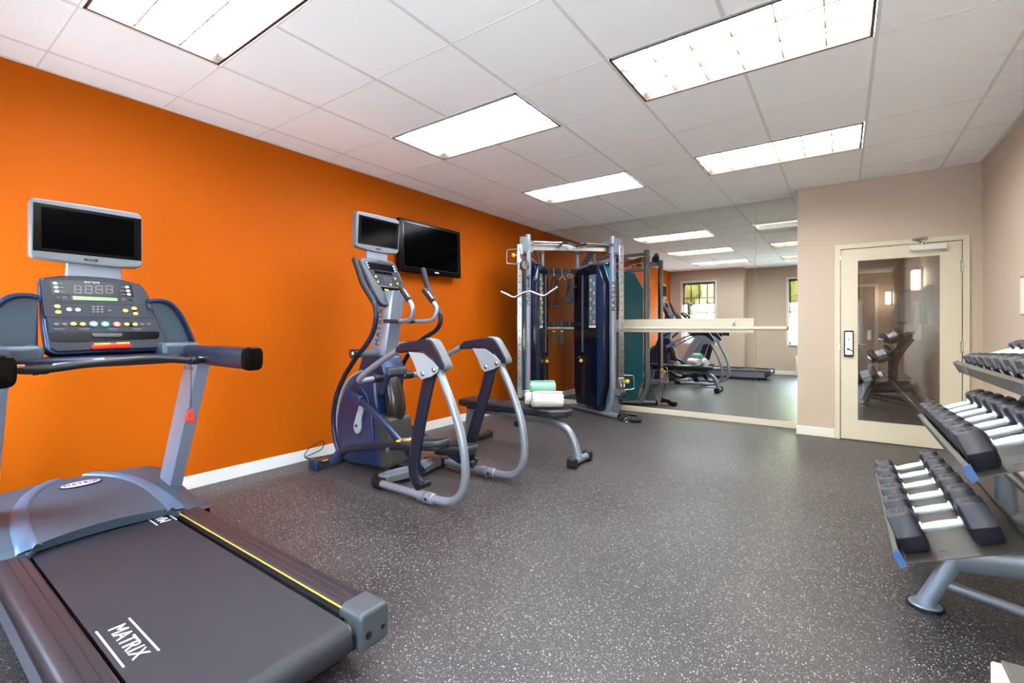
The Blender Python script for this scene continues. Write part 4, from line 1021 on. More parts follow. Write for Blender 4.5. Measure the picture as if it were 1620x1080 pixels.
# ------------------------------------------------------------------ rolled towels
def towel(name, c, r, length, m, label, ang, sq=1.0):
    ax = Vector((math.cos(ang), math.sin(ang), 0)); sd = Vector((-ax.y, ax.x, 0)); up = Vector((0, 0, 1))
    c = Vector(c); t0 = r * 0.13
    th = []
    turns = 3.4; n_ = 110
    mb = MB()
    outer, inner = [], []
    for k in range(n_ + 1):
        a = 2 * PI * turns * k / n_ - 0.9
        rr = r * (0.16 + 0.84 * k / n_)
        wob = 1 + 0.012 * math.sin(5 * a)
        outer.append((rr * wob * math.cos(a), rr * wob * math.sin(a) * sq))
        ri = rr - t0 * 1.55
        inner.append((max(ri, 0.002) * wob * math.cos(a), max(ri, 0.002) * wob * math.sin(a) * sq))
    poly = outer + inner[::-1]
    nseg = 12; base_ = len(mb.v); m_ = len(poly)
    for q in range(nseg + 1):
        e = (q / nseg - 0.5) * 2
        k_ = 1 - 0.05 * abs(e) ** 6
        for (p0, p1) in poly:
            jit = 0.0025 * math.sin(e * 7 + p0 * 40)
            mb.v.append(c + ax * (e * length / 2 + (0.006 * math.sin(9 * math.atan2(p1, p0)) if abs(e) == 1 else 0)) + sd * (p0 * k_ + jit) + up * (p1 * k_ + 0))
    for q in range(nseg):
        for i in range(m_):
            j = (i + 1) % m_
            mb.f.append((q * m_ + i, q * m_ + j, (q + 1) * m_ + j, (q + 1) * m_ + i))
    L_ = len(outer)
    for q in (0, nseg):
        for i in range(L_ - 1):
            mb.f.append((q * m_ + i, q * m_ + i + 1, q * m_ + m_ - 2 - i, q * m_ + m_ - 1 - i))
    o = mb.build(name, m)
    sb = o.modifiers.new('s', 'SUBSURF'); sb.levels = 1; sb.render_levels = 1
    return tag(o, label, 'towel', 'rolled towels on the weight bench')
TA = YAW + R(4)
RT, FT = Vector((math.cos(TA), math.sin(TA), 0)), Vector((-math.sin(TA), math.cos(TA), 0))
t0 = Vector((1.70, 3.47, 0.45))
towel('rolled_towel', t0 + Vector((0, 0, 0.073)), 0.074, 0.27, M['towel_white'], 'white rolled towel at the front of the stack on the bench', TA)
t1 = t0 + FT * 0.135 - RT * 0.045
towel('rolled_towel', t1 + Vector((0, 0, 0.070)), 0.071, 0.27, M['towel_white'], 'white rolled towel behind the front one, under the green towel', TA)
t2 = t0 + FT * 0.062 - RT * 0.035
towel('rolled_towel', t2 + Vector((0, 0, 0.178)), 0.056, 0.225, M['towel_green'], 'pale green rolled towel on top of the two white ones', TA + R(2))
# ------------------------------------------------------------------ cable machine in the corner
cmx = thing('cable_machine', 'tall silver and navy two-tower cable machine in the corner by the mirror', 'cable machine', LF(0.78, 6.2))
W = LF
def tower(side, B, Fp, base0, base1, col, pulley_z):
    """B back post, Fp front post, col the perforated column, all as sideways/forward pairs"""
    b, f_ = W(*B), W(*Fp)
    along = (f_ - b); L_ = along.length; along.normalize()
    out = Vector((-along.y, along.x, 0)) * side            # away from the middle of the machine
    up = Vector((0, 0, 1))
    top = 2.31
    # floor tube and its rubber end
    fb, fe = W(*base0) + up * 0.036, W(*base1) + up * 0.036
    MB().cyl(fb, fe, 0.034).build('base_tube', M['silver'], cmx)
    MB().cyl(fe - (fe - fb).normalized() * 0.01, fe + (fe - fb).normalized() * 0.02, 0.036).build('tube_end', M['rubber'], cmx)
    # posts: front one flares in to the base at the foot
    pf = [f_ - along * 0.10 + up * 0.05, f_ - along * 0.04 + up * 0.16, f_ + up * 0.32, f_ + up * 0.8, f_ + up * top]
    po = MB().sweep(smoothpath(pf, 4), 0.034, 0.042, seg=20, up=along, power=0.8).build('front_post', M['silver'], cmx)
    pb = [b + along * 0.05 + up * 0.05, b + up * 0.22, b + up * (top - 0.04)]
    MB().sweep(pb, 0.02, 0.03, seg=16, up=along, power=0.7).build('back_post', M['silver'], cmx)
    # gusset at the foot of the front post
    MB().prism([(-0.02, 0.05), (0.14, 0.05), (0.10, 0.26), (0.0, 0.34)], f_ - out * 0.004, along, up, out * 0.008).build('foot_gusset', M['lightgrey_plastic'], cmx)
    # upper bars
    for z0, z1 in ((2.25, 2.20), (2.02, 1.98)):
        MB().cyl(f_ + up * z0, b + up * z1, 0.024).build('upper_bar', M['silver'], cmx)
    MB().prism([(0.06, 2.0), (0.2, 2.0), (0.42, 2.2), (0.28, 2.2)], b, along, up, out * 0.012).build('corner_gusset', M['grey_plastic'], cmx)
    # shroud: chamfered panel box between the posts
    s0, s1 = 0.055, L_ - 0.05
    poly = [(s0 + 0.05, 0.11), (s1 - 0.10, 0.085), (s1 - 0.01, 0.42), (s1 - 0.01, 1.72), (s1 - 0.13, 1.965), (s1 - 0.3, 1.985), (s0 + 0.06, 1.94), (s0, 1.86), (s0, 0.34)]
    sh = MB().prism(poly, b - out * 0.095, along, up, out * 0.10).build('inner_shroud', M['shroud_in'], cmx, bevel=0.014, bseg=3)
    MB().prism(poly, b + out * 0.006, along, up, out * 0.09).build('outer_shroud', M['shroud_out'], cmx, bevel=0.014, bseg=3)
    ip = Plane(b - out * 0.0955, along, up)
    if ip.w.dot(out) > 0: ip = Plane(b - out * 0.0955 + along * L_, -along, up)
    fl = ip.u.dot(along) > 0
    A = lambda t: t if fl else L_ - t
    mid = (s0 + s1) / 2
    # facet strip, slot, guide rod, band, stack pin, placard
    fac = [(A(s1 - 0.16), 1.95), (A(s1 - 0.12), 1.95), (A(s1 - 0.025), 1.70), (A(s1 - 0.025), 0.42), (A(s1 - 0.11), 0.12), (A(s1 - 0.15), 0.14), (A(s1 - 0.145), 0.45), (A(s1 - 0.145), 1.70)]
    MB().prism(fac, ip.p(0, 0, -0.001), ip.u, ip.v, ip.w * 0.004).build('facet_strip', mat('facet_blue', (34, 46, 78), 0.2, spec=0.7), sh)
    MB().prism([(A(s0 + 0.01), 1.12), (A(s1 - 0.03), 1.12), (A(s1 - 0.03), 1.02), (A(s0 + 0.01), 1.02)], ip.p(0, 0, -0.002), ip.u, ip.v, ip.w * 0.004).build('joint_band', M['brown_black'], sh)
    sx = A(mid - 0.115)
    MB().prism(roundrect(0.03, 1.60, 0.012, 4, sx, 1.03), ip.p(0, 0, 0), ip.u, ip.v, ip.w * 0.005).build('stack_slot', M['black'], sh)
    MB().cyl(ip.p(sx, 0.82, 0.012), ip.p(sx, 1.86, 0.012), 0.014).build('guide_rod', M['grey_plastic'], sh)
    wb = MB().prism(roundrect(0.10, 0.60, 0.01, 3, sx, 0.47), ip.p(0, 0, 0), ip.u, ip.v, ip.w * 0.006).build('weight_window', M['black'], sh)
    mb = MB()
    for k in range(18): mb.box(ip.p(sx + 0.02, 0.22 + k * 0.028, 0.008), (0.008, 0.008, 0.006))
    mb.build('plate_marks', M['lightgrey_plastic'], wb)
    pin = MB().ball(ip.p(sx - 0.01, 0.70, 0.03), 0.024, 14)
    pin.build('selector_pin', M['yellow'], sh)
    MB().sweep([ip.p(sx - 0.01, 0.72, 0.03), ip.p(sx - 0.03, 0.76, 0.04), ip.p(sx - 0.07, 0.73, 0.05)], 0.004, seg=8).build('pin_tether', M['lightgrey_plastic'], sh)
    px_ = A(mid + 0.09)
    pc = MB().prism(roundrect(0.145, 0.70, 0.008, 3, px_, 1.50), ip.p(0, 0, 0), ip.u, ip.v, ip.w * 0.004).build('placard', M['placard'], sh)
    mb = MB()
    for k in range(5):
        for q, dx in enumerate((-0.032, 0.034)):
            z = 1.78 - k * 0.125 - q * 0.05
            mb.ball(ip.p(px_ + dx, z + 0.014, 0.0045), 0.008, 8, (0.8, 0.8, 0.8)).box(ip.p(px_ + dx, z - 0.006, 0.0045), (0.014, 0.014, 0.03)).box(ip.p(px_ + dx + 0.012, z + 0.004, 0.0045), (0.02, 0.02, 0.006))
    mb.build('exercise_figures', M['btn_yellow'], pc)
    MB().prism(roundrect(0.143, 0.028, 0.003, 2, px_, 1.163), ip.p(0, 0, 0.004), ip.u, ip.v, ip.w * 0.001).build('placard_strip', M['white'], pc)
    # strip with yellow edges on the outer face
    oc = b + out * 0.0965
    MB().prism([(mid - 0.06, 0.2), (mid + 0.03, 0.2), (mid + 0.03, 1.9), (mid - 0.06, 1.9)], oc, along, up, out * 0.004).build('outer_strip', M['bezel_black'], sh)
    for q in (mid - 0.056, mid + 0.026): MB().prism([(q - 0.004, 0.2), (q + 0.004, 0.2), (q + 0.004, 1.88), (q - 0.004, 1.88)], oc + out * 0.004, along, up, out * 0.001).build('strip_line', M['yellow'], sh)
    ou = -along if (-along).cross(up).dot(out) > 0 else along
    for k, ch in enumerate('MATRIX'): text('lettering', ch, 0.06, oc + along * (mid - 0.015) + up * (1.42 - k * 0.058) + out * 0.0055, ou, up, M['white'], sh)
    # MATRIX up the front post
    fu = Vector((CS, SN, 0)) if True else along
    fw_ = Vector((SN, -CS, 0))
    if side < 0: text('lettering', 'MATRIX', 0.085, f_ + fw_ * 0.0445 + up * 1.62, up, -fu, M['ink'], po, space=1.35)
    else: text('lettering', 'MATRIX', 0.085, f_ + fw_ * 0.0445 + fu * 0.004 + up * 1.55, up, -fu, M['ink'], po, space=1.35)
    # perforated column, its arms and pulley carriage
    c_ = W(*col)
    cp = MB().prism([(-0.028, -0.026), (0.028, -0.026), (0.028, 0.026), (-0.028, 0.026)], c_ + up * 0.30, RT0, FT0, up * 1.86).build('perforated_column', M['chrome'], cmx, bevel=0.003)
    mb = MB()
    for k in range(21):
        z = 0.45 + k * 0.083
        mb.cyl(c_ + up * z - FT0 * 0.0262, c_ + up * z - FT0 * 0.0275, 0.007, seg=10)
        sd = RT0 * (0.0282 if side < 0 else -0.0282)
        mb.cyl(c_ + up * z + sd, c_ + up * z + sd * 1.05, 0.007, seg=10)
    mb.build('column_holes', M['black'], cp)
    for z in (0.34, 2.10): MB().box((c_ + f_) / 2 + up * z, ((c_ - f_).length + 0.02, 0.03, 0.07), Matrix.Rotation(math.atan2((c_ - f_).y, (c_ - f_).x), 3, 'Z')).build('column_bracket', M['silver'], cmx)
    g = (c_ + f_) / 2 + up * 2.17
    MB().prism([(-0.05, -0.09), (0.05, -0.09), (0.07, -0.02), (0.06, 0.06), (0.02, 0.10), (-0.05, 0.09)], g - FT0 * 0.05, RT0, up, FT0 * 0.01).build('pulley_plate', M['lightgrey_plastic'], cmx, bevel=0.004)
    MB().cyl(g - FT0 * 0.035, g + FT0 * 0.0, 0.05, seg=24).build('top_pulley', M['black'], cmx)
    MB().cyl(c_ + RT0 * 0.03 * side + FT0 * 0.02 + up * 0.4, c_ + RT0 * 0.03 * side + FT0 * 0.02 + up * 2.14, 0.003, seg=6).build('cable', M['black'], cmx)
    z = pulley_z
    ca = MB().box(c_ + up * z, (0.072, 0.07, 0.15), Matrix.Rotation(YAW, 3, 'Z')).build('carriage', M['steel'], cmx, bevel=0.006)
    kx = c_ + RT0 * (0.075 * side) + up * (z + 0.03) - FT0 * 0.01
    MB().cyl(c_ + RT0 * 0.03 * side + up * (z + 0.03), kx, 0.009).ball(kx, 0.026, 14).build('pull_knob', M['yellow'], ca)
    h0 = c_ + RT0 * 0.03 * side
    lp = fillet([h0 + up * (z + 0.105), h0 + RT0 * side * 0.125 + up * (z + 0.10), h0 + RT0 * side * 0.13 + up * (z - 0.07), h0 + up * (z - 0.075)], 0.03)
    MB().sweep(lp, 0.007, seg=10).build('carriage_loop', M['chrome'], ca)
    pcx = c_ - FT0 * 0.085 + up * (z - 0.10) + (RT0 * 0.06 if side < 0 else RT0 * -0.0)
    axd = RT0 if side > 0 else (RT0 * 0.55 - FT0 * 0.83)
    MB().cyl(pcx - axd * 0.013, pcx + axd * 0.013, 0.062, seg=28).cyl(pcx - axd * 0.015, pcx + axd * 0.015, 0.018).build('swivel_pulley', M['rubber'], ca)
    MB().cyl(pcx - axd * 0.016, pcx - axd * 0.0135, 0.055, seg=28).cyl(pcx + axd * 0.0135, pcx + axd * 0.016, 0.055, seg=28).build('pulley_face', M['steel'], ca)
    for q in (-1, 1): MB().sweep(fillet([c_ + up * (z + 0.04) - FT0 * 0.03 + axd * q * 0.02, pcx + axd * q * 0.02 + up * 0.07, pcx + axd * q * 0.02 - up * 0.065], 0.03), 0.005, 0.010, seg=8).build('pulley_yoke', M['chrome'], ca)
    return f_, b, c_, pcx
RT0, FT0 = Vector((CS, SN, 0)), Vector((-SN, CS, 0))
fR, bR, cR, pR = tower(1, (0.925, 6.60), (1.285, 5.92), (0.86, 6.66), (1.345, 5.80), (1.345, 5.72), 0.46)
fL, bL, cL, pL = tower(-1, (0.43, 6.50), (0.200, 5.80), (0.45, 6.60), (0.06, 5.40), (0.092, 5.66), 2.00)
up = Vector((0, 0, 1))
# rails with hooks between the back posts, top channel and pull-up bar between the front posts
for z in (1.935, 1.195):
    rl = MB().box((bL + bR) / 2 + up * z - FT0 * 0.03, ((bR - bL).length, 0.03, 0.075), Matrix.Rotation(math.atan2((bR - bL).y, (bR - bL).x), 3, 'Z')).build('accessory_rail', M['dark_plastic'], cmx, bevel=0.004)
    for t in (0.30, 0.53, 0.76):
        p = bL.lerp(bR, t) + up * z - FT0 * 0.05
        MB().sweep(smoothpath([p + up * 0.03, p - FT0 * 0.02 + up * 0.0, p - FT0 * 0.035 - up * 0.03, p - FT0 * 0.055 - up * 0.02, p - FT0 * 0.06 + up * 0.01], 4), 0.006, seg=8).build('hook', M['chrome'], rl)
ch = MB().box((fL + fR) / 2 + up * 2.165 + FT0 * 0.06, ((fR - fL).length, 0.05, 0.085), Matrix.Rotation(math.atan2((fR - fL).y, (fR - fL).x), 3, 'Z')).build('top_channel', M['steel'], cmx, bevel=0.005)
e0, e1 = fL + up * 2.215 - FT0 * 0.03, fR + up * 2.20 - FT0 * 0.03
at_ = lambda t, dz=0, df=0: e0.lerp(e1, t) + up * dz + FT0 * df
MB().cyl(at_(0.06), at_(0.40), 0.016).cyl(at_(0.62), at_(1.0), 0.016).build('pullup_bar', M['steel'], cmx)
for (a_, b_) in ((0.36, 0.56), (0.58, 0.66)):
    MB().sweep(smoothpath([at_(a_, -0.05, -0.12), at_(a_ + 0.04, -0.01, -0.06), at_(a_ + 0.10, 0.0, -0.03), at_(b_, -0.06, -0.12)] if a_ < 0.5 else [at_(0.55, -0.05, -0.14), at_(0.60, -0.03, -0.08), at_(0.68, 0.0, 0.0)], 6), 0.015, seg=12).build('pullup_grip', M['rubber'], cmx)
for t in (0.37, 0.72): MB().cyl(at_(t), at_(t + 0.02), 0.020).build('bar_collar', M['chrome'], cmx)
for p in (fL, fR): MB().box(p + up * 2.2 + FT0 * 0.02, (0.12, 0.1, 0.012), Matrix.Rotation(YAW, 3, 'Z')).box(p + up * 2.1 + FT0 * 0.02, (0.12, 0.1, 0.012), Matrix.Rotation(YAW, 3, 'Z')).build('channel_bracket', M['silver'], cmx)
MB().cyl(cL + up * 2.1 - FT0 * 0.03, pL + up * 0.06, 0.003).cyl(pL + RT0 * 0.045, pL + RT0 * 0.045 - up * 0.17, 0.0035).build('cable', M['black'], cmx)

# curl bar hanging from the left pulley
hb = pL + RT0 * 0.045 - up * 0.17
lb = thing('curl_bar', 'silver bent curl bar hanging from the left tower pulley', 'cable bar', hb - up * 0.06)
k_ = 5.53 / FPX
mk = lambda px_, dz, df=0: W((px_ - 810) * k_, 5.53 + df, hb.z - 0.155 + dz)
bar_ = [mk(793, 0.0), mk(811, -0.062), mk(820, -0.04), mk(829, -0.006), mk(838, 0.005), mk(846, -0.015), mk(858, -0.045), mk(866, -0.025), mk(880.5, 0.052)]
MB().sweep(smoothpath(bar_, 4), 0.0125, seg=12).build('bar', M['steel'], lb)
for (a_, b_) in ((0, 1), (7, 8)): MB().sweep([bar_[a_].lerp(bar_[b_], 0.08), bar_[a_].lerp(bar_[b_], 0.75)], 0.0155, seg=14).build('knurled_grip', M['steel'], lb)
for e_ in (bar_[0], bar_[-1]): MB().ball(e_, 0.017, 12).build('bar_end', M['chrome'], lb)
MB().ball(hb + up * 0.012, 0.018, 12).cyl(hb - up * 0.005, hb - up * 0.15, 0.006).build('swivel', M['rubber'], lb)

# attachments hanging on the rails
def hookpt(t, z): return bL.lerp(bR, t) + up * z - FT0 * 0.105
p = hookpt(0.30, 1.90)
rp = thing('triceps_rope', 'black braided triceps rope hanging on the left hook of the upper rail', 'cable attachment', p - up * 0.45, 'attachments on the machine rails')
MB().cyl(p, p - up * 0.05, 0.014).build('ring', M['chrome'], rp)
for s in (-1, 1):
    pts = smoothpath([p - up * 0.04, p + RT0 * s * 0.03 - up * 0.12, p + RT0 * (s * 0.045 + 0.01) - up * 0.26, p + RT0 * (s * 0.05 + 0.02) - up * 0.42], 8)
    def braid(i): return 0.013 + 0.003 * math.sin(i * 2.2)
    MB().sweep(pts, [braid(i) for i in range(len(pts))], seg=10).build('rope', M['rubber'], rp)
    e_ = pts[-1]; MB().cyl(e_ + up * 0.02, e_ - up * 0.035, 0.024).build('rope_end', M['black'], rp)
MB().sweep([p + RT0 * -0.06 - up * 0.455, p + RT0 * 0.09 - up * 0.46], 0.012, 0.012, seg=10).build('rope_end_bar', M['black'], rp)
p = hookpt(0.53, 1.90) - FT0 * 0.05
vb = thing('v_bar', 'small chrome and black V-shaped handle on the middle hook of the upper rail', 'cable attachment', p - up * 0.3, 'attachments on the machine rails')
MB().cyl(p, p - up * 0.045, 0.012).sweep([p - up * 0.12 - RT0 * 0.07, p - up * 0.045, p - up * 0.12 + RT0 * 0.07], 0.010, seg=10).build('v_bar_body', M['chrome'], vb)
for s in (-1, 1): MB().sweep([p - up * 0.09 + RT0 * s * 0.05, p - up * 0.19 + RT0 * s * 0.115], 0.015, seg=12).build('grip', M['rubber'], vb)
p = hookpt(0.76, 1.90)
ss = thing('ab_strap', 'black padded strap sling hanging on the right hook of the upper rail', 'cable attachment', p - up * 0.5, 'attachments on the machine rails')
MB().sweep([p + RT0 * 0.035 * math.cos(a) - up * (0.03 + 0.03 * math.sin(a)) for a in [2 * PI * k / 12 for k in range(13)]], 0.004, seg=6).build('ring', M['chrome'], ss)
MB().prism([(-0.018, -0.05), (0.028, -0.05), (0.038, -0.24), (0.065, -0.36), (0.03, -0.41), (-0.03, -0.40), (-0.085, -0.36), (-0.045, -0.28), (-0.03, -0.16)], p, RT0, up, FT0 * 0.03).build('strap', M['rubber'], ss, bevel=0.01)
MB().sweep([p + RT0 * 0.04 - up * 0.20 - FT0 * 0.01, p + RT0 * 0.11 - up * 0.17 - FT0 * 0.02], 0.014, seg=10).build('buckle', M['dark_plastic'], ss)
MB().prism([(-0.005, -0.06), (0.03, -0.06), (0.05, -0.33), (0.0, -0.34)], p - FT0 * 0.01, RT0, up, FT0 * 0.01).build('strap_flap', M['dark_plastic'], ss)
for t, w_ in ((0.30, 'left'), (0.53, 'middle')):
    p = hookpt(t, 1.16)
    sh_ = thing('strap_handle', 'black webbing strap handle on the %s hook of the lower rail' % w_, 'cable attachment', p - up * 0.22, 'attachments on the machine rails')
    MB().cyl(p, p - up * 0.03, 0.010).build('ring', M['chrome'], sh_)
    MB().box(p - up * 0.11, (0.05, 0.012, 0.16), Matrix.Rotation(YAW, 3, 'Z')).build('webbing', M['rubber'], sh_)
    MB().box(p - up * 0.21, (0.062, 0.03, 0.07), Matrix.Rotation(YAW, 3, 'Z')).build('handle_end', M['black'], sh_, bevel=0.006)
    MB().box(p - up * 0.06 - FT0 * 0.007, (0.03, 0.003, 0.012), Matrix.Rotation(YAW, 3, 'Z')).build('webbing_label', M['yellow'], sh_)
# stirrup handles lying on the floor at the foot of the right tower
q = at(1003, 667, Z=0)
fh = thing('stirrup_handle', 'pair of black stirrup handles lying on the floor at the foot of the right tower', 'cable attachment', (q.x, q.y, 0))
MB().sweep([q + RT0 * -0.05 - FT0 * 0.05 + up * 0.032, q + RT0 * 0.07 - FT0 * 0.05 + up * 0.032], 0.03, seg=18, power=0.8).build('grip', M['rubber'], fh)
MB().sweep([q + RT0 * -0.10 + FT0 * 0.05 + up * 0.09, q + RT0 * 0.04 + FT0 * 0.03 + up * 0.075], 0.02, seg=16).build('upper_grip', M['black'], fh)
MB().sweep(smoothpath([q + RT0 * -0.05 - FT0 * 0.05 + up * 0.03, q - RT0 * 0.13 - FT0 * 0.02 + up * 0.045, q - RT0 * 0.19 + up * 0.03, q - RT0 * 0.11 + FT0 * 0.04 + up * 0.085], 6), 0.010, 0.014, seg=10).sweep(smoothpath([q - RT0 * 0.18 + up * 0.035, q - RT0 * 0.13 - FT0 * 0.03 + up * 0.06, q - RT0 * 0.08 + up * 0.085], 5), 0.012, seg=8).build('webbing', M['rubber'], fh)
MB().sweep([q + RT0 * (-0.11 + 0.022 * math.cos(a)) - FT0 * 0.06 + up * (0.03 + 0.022 * math.sin(a)) for a in [2 * PI * k / 14 for k in range(15)]], 0.006, seg=8).build('ring', M['steel'], fh)
tz = pR - up * 0.055
MB().cyl(tz, (q - RT0 * 0.19).xy.to_3d() + up * 0.06, 0.004).ball(tz - up * 0.03, 0.014, 10).build('cable', M['black'], cmx)
# ------------------------------------------------------------------ dumbbell rack
rk = thing('dumbbell_rack', 'three-tier silver dumbbell rack with sloping steel shelves along the right wall', 'rack', (4.3, 2.9, 0))
TILT = R(23)
su, sw = Vector((math.cos(TILT), 0, math.sin(TILT))), Vector((-math.sin(TILT), 0, math.cos(TILT)))
Y0, Y1 = 2.17, 3.31
tiers = [(3.961, 0.302, 0), (4.145, 0.643, 0), (4.285, 0.933, 0)]     # inner foot of each front lip
SD = 0.36
for k, (lx, lz, _) in enumerate(tiers):
    o = Vector((lx, Y0, lz))
    wl = Vector((0, Y1 - Y0, 0))
    sh = MB().prism([(0, -0.004), (SD, -0.004), (SD + 0.005, 0.02), (SD - 0.001, 0.02), (SD - 0.004, 0.0), (0, 0.0)], o, su, sw, wl).build('shelf', M['shelf'], rk)
    lip = MB().prism([(-0.008, 0.040), (0.012, 0.045), (0.014, -0.006), (-0.006, -0.014)], o, su, sw, wl).build('shelf_lip', M['shelf'], sh, bevel=0.003)
    for yy in (Y0 - 0.004, Y1):
        MB().prism([(-0.010, 0.042), (0.014, 0.047), (0.016, -0.008), (-0.008, -0.016)], Vector((lx, yy, lz)), su, sw, Vector((0, 0.004, 0))).build('lip_cap', M['shelf_cap'], sh)
    mb = MB()
    for y in (Y0 + 0.2, Y0 + 0.2): mb.prism([(0.12, 0.0), (0.145, 0.0), (0.145, 0.0006), (0.12, 0.0006)], Vector((lx, y - 0.13, lz)), su, sw, Vector((0, 0.005, 0)))
    mb.build('shelf_mark', M['ink'], sh)
# makers mark on the top lip
o = Vector((tiers[2][0], 0, tiers[2][1]))
lu = Vector((0, -1, 0)); lv = sw
pl = Plane(o + su * -0.0085 + sw * 0.012 + Vector((0, 3.05, 0)), lu, lv)
if pl.w.x > 0: pl.w = -pl.w
MB().prism([(-0.045, -0.014), (0.045, -0.014), (0.045, 0.014), (-0.045, 0.014)], pl.p(0, 0, 0.0), pl.u, pl.v, pl.w * 0.003).build('lip_label', M['lightgrey_plastic'], rk)
for yf in (2.55, 3.08):
    side = thing_part = None
    MB().sweep([(4.065, yf, 0.012), (4.215, yf, 0.35)], 0.026, 0.032, seg=20).build('front_leg', M['rack'], rk)
    MB().cyl((4.068, yf, 0.0), (4.068, yf, 0.012), 0.062, 0.062, seg=32).build('foot_pad', M['rubber'], rk)
    MB().cyl((4.068, yf, 0.012), (4.068, yf, 0.017), 0.054, 0.050, seg=32).build('foot_plate', M['rack'], rk)
    MB().sweep([(4.16, yf, 0.225), (4.62, yf, 0.29)], 0.03, 0.052, seg=20).build('lower_beam', M['rack'], rk)
    MB().sweep([(4.12, yf, 0.115), (4.62, yf, 0.025)], 0.019, 0.019, seg=16).build('brace', M['rack'], rk)
    MB().cyl((4.62, yf, 0.0), (4.62, yf, 0.014), 0.05, seg=28).build('foot_pad', M['rubber'], rk)
    MB().sweep(smoothpath([(4.41, yf, 0.26), (4.41, yf, 0.60), (4.48, yf, 0.80), (4.60, yf, 1.0)], 6), 0.028, 0.04, seg=18, up=(1, 0, 0)).build('upright', M['rack'], rk)
    for (lx, lz, _) in tiers[1:]:
        c_ = Vector((lx, yf, lz))
        MB().sweep([c_ + su * 0.06 - sw * 0.03, c_ + su * 0.34 - sw * 0.03], 0.024, 0.026, seg=14).build('shelf_arm', M['rack'], rk)
MB().sweep([(4.40, 2.3, 0.50), (4.40, 3.25, 0.50)], 0.024, seg=16).build('cross_tube', M['rack'], rk)
MB().sweep([(4.62, 2.55, 0.06), (4.62, 3.08, 0.06)], 0.022, seg=16).build('cross_tube', M['rack'], rk)

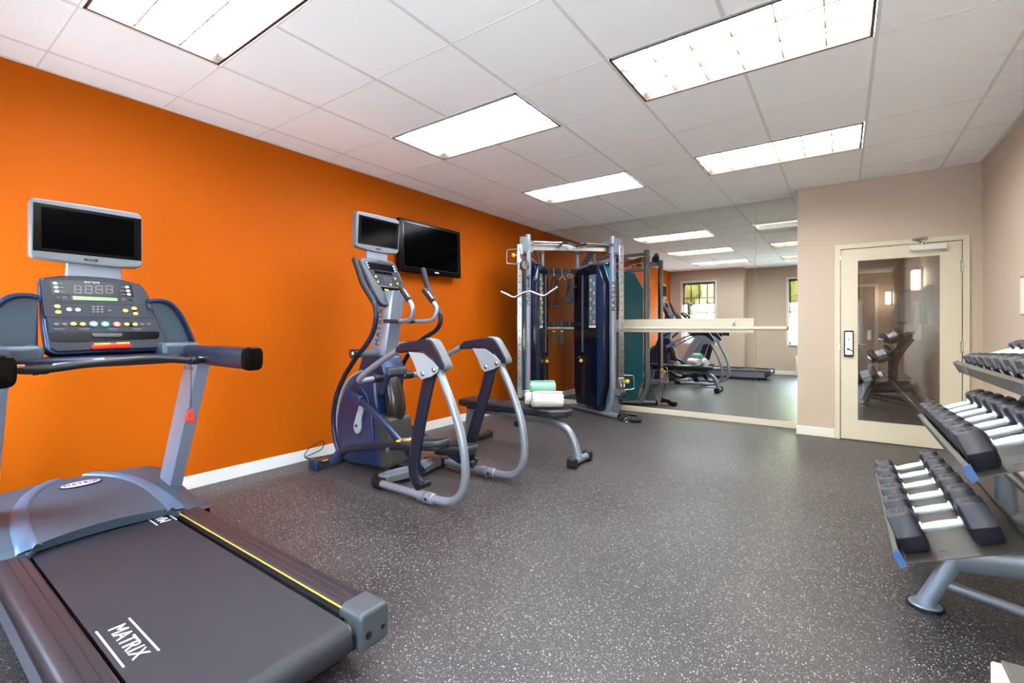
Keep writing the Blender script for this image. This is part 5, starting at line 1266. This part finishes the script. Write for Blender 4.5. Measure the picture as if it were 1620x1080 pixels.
# ------------------------------------------------------------------ dumbbells
def make_dumbbell(hr, hl, gl, number, label, group, side_num=False):
    """hr hex radius, hl head length, gl grip length; authored around its own base, axis along x"""
    t = thing('dumbbell', label, 'dumbbell', (0, 0, 0), group)
    ap = hr * math.cos(PI / 6)
    cz = ap
    ox = -(gl / 2 + hl)
    gr = MB().sweep([(-gl / 2 - 0.004, 0, cz), (-gl / 2 * 0.9, 0, cz), (0, 0, cz), (gl / 2 * 0.9, 0, cz), (gl / 2 + 0.004, 0, cz)], [0.0135, 0.0142, 0.0165, 0.0142, 0.0135], seg=20).build('handle', M['handle_steel'], t)
    for s in (-1, 1):
        x0 = s * gl / 2
        stations = [(0.0, 0.70), (0.08, 0.90), (0.2, 1.0), (0.92, 1.0), (1.0, 0.94)]
        mb = MB(); rings = []
        for (u, k) in stations:
            rings.append([Vector((x0 + s * u * hl, hr * k * math.cos(R(60 * q)), cz + hr * k * math.sin(R(60 * q)))) for q in range(6)])
        n_ = len(rings)
        fs_ = [tuple(range(6)), tuple((n_ - 1) * 6 + q for q in range(6))]
        for i in range(n_ - 1):
            for q in range(6): fs_.append((i * 6 + q, i * 6 + (q + 1) % 6, (i + 1) * 6 + (q + 1) % 6, (i + 1) * 6 + q))
        mb.add([v for r_ in rings for v in r_], fs_)
        hd = mb.build('head', M['hex'], t, bevel=0.0022, bseg=2)
        MB().cyl((x0 - s * 0.006, 0, cz), (x0 + s * 0.006, 0, cz), 0.022).build('collar', M['steel'], hd)
        text('number', number, hr * 0.62, (x0 + s * hl * 0.55, 0, cz + ap + 0.0006), (1, 0, 0), (0, 1, 0), M['ink'], hd, depth=0.0004)
        if side_num and s < 0:
            text('number', number, hr * 0.5, (x0 + s * (hl + 0.0006), -0.0 + 0.012, cz - 0.01), (0, -1, 0), (0, 0, 1), M['white'], hd, depth=0.0004)
            MB().box((x0 + s * (hl + 0.0005), 0.0, cz + 0.016), (0.001, hr * 0.7, 0.010)).build('maker_plate', M['lightgrey_plastic'], hd)
    return t
ordn = ['nearest the camera', 'second from the camera', 'third from the camera', 'fourth from the camera', 'fifth from the camera', 'sixth from the camera', 'seventh from the camera', 'eighth from the camera', 'ninth from the camera', 'tenth from the camera']
def place_row(tier, ys, sizes, nums, off, name, side_num=False):
    lx, lz, _ = tiers[tier]
    for k, y in enumerate(ys):
        hr, hl, gl = sizes[k]
        lab = 'black hex dumbbell with chrome handle on the %s shelf, %s' % (name, ordn[k + off_[tier]])
        d_ = make_dumbbell(hr, hl, gl, nums[k], lab, 'dumbbells on the %s shelf of the rack' % name, side_num)
        ctr = Vector((lx, y, lz)) + su * (0.022 + off + gl / 2 + hl) + sw * 0.001
        d_.location = ctr
        d_.rotation_euler = (0, -TILT, 0)
off_ = {0: 0, 1: 0, 2: 0}
def sz(a, b, n_): return [tuple(a[i] + (b[i] - a[i]) * k / (n_ - 1) for i in range(3)) for k in range(n_)]
place_row(0, [2.285, 2.475, 2.66, 2.845, 3.03, 3.21], sz((0.081, 0.085, 0.12), (0.068, 0.076, 0.116), 6), ['50', '50', '45', '45', '40', '40'], -0.003, 'bottom')
place_row(1, [2.275, 2.44, 2.605, 2.77, 2.935, 3.09, 3.235], sz((0.076, 0.082, 0.12), (0.060, 0.070, 0.115), 7), ['35', '35', '30', '30', '25', '25', '20'], -0.003, 'middle')
place_row(2, [2.25, 2.395, 2.535, 2.675, 2.81, 2.94, 3.06, 3.17], sz((0.062, 0.076, 0.12), (0.042, 0.052, 0.115), 8), ['20', '15', '15', '12', '12', '10', '8', '5'], 0.0, 'top', True)

# ------------------------------------------------------------------ low box at the lower right corner
lc = thing('storage_box', 'white low box with dark grey padded top at the bottom right corner', 'box', (4.4, 1.2, 0))
MB().span(4.098, 4.72, 0.75, 1.68, 0.0, 0.30).build('box_body', M['trim'], lc, bevel=0.006)
MB().span(4.116, 4.73, 0.74, 1.678, 0.30, 0.310).build('box_top', mat('box_grey', (84, 82, 78), 0.5), lc, bevel=0.010, bseg=3)
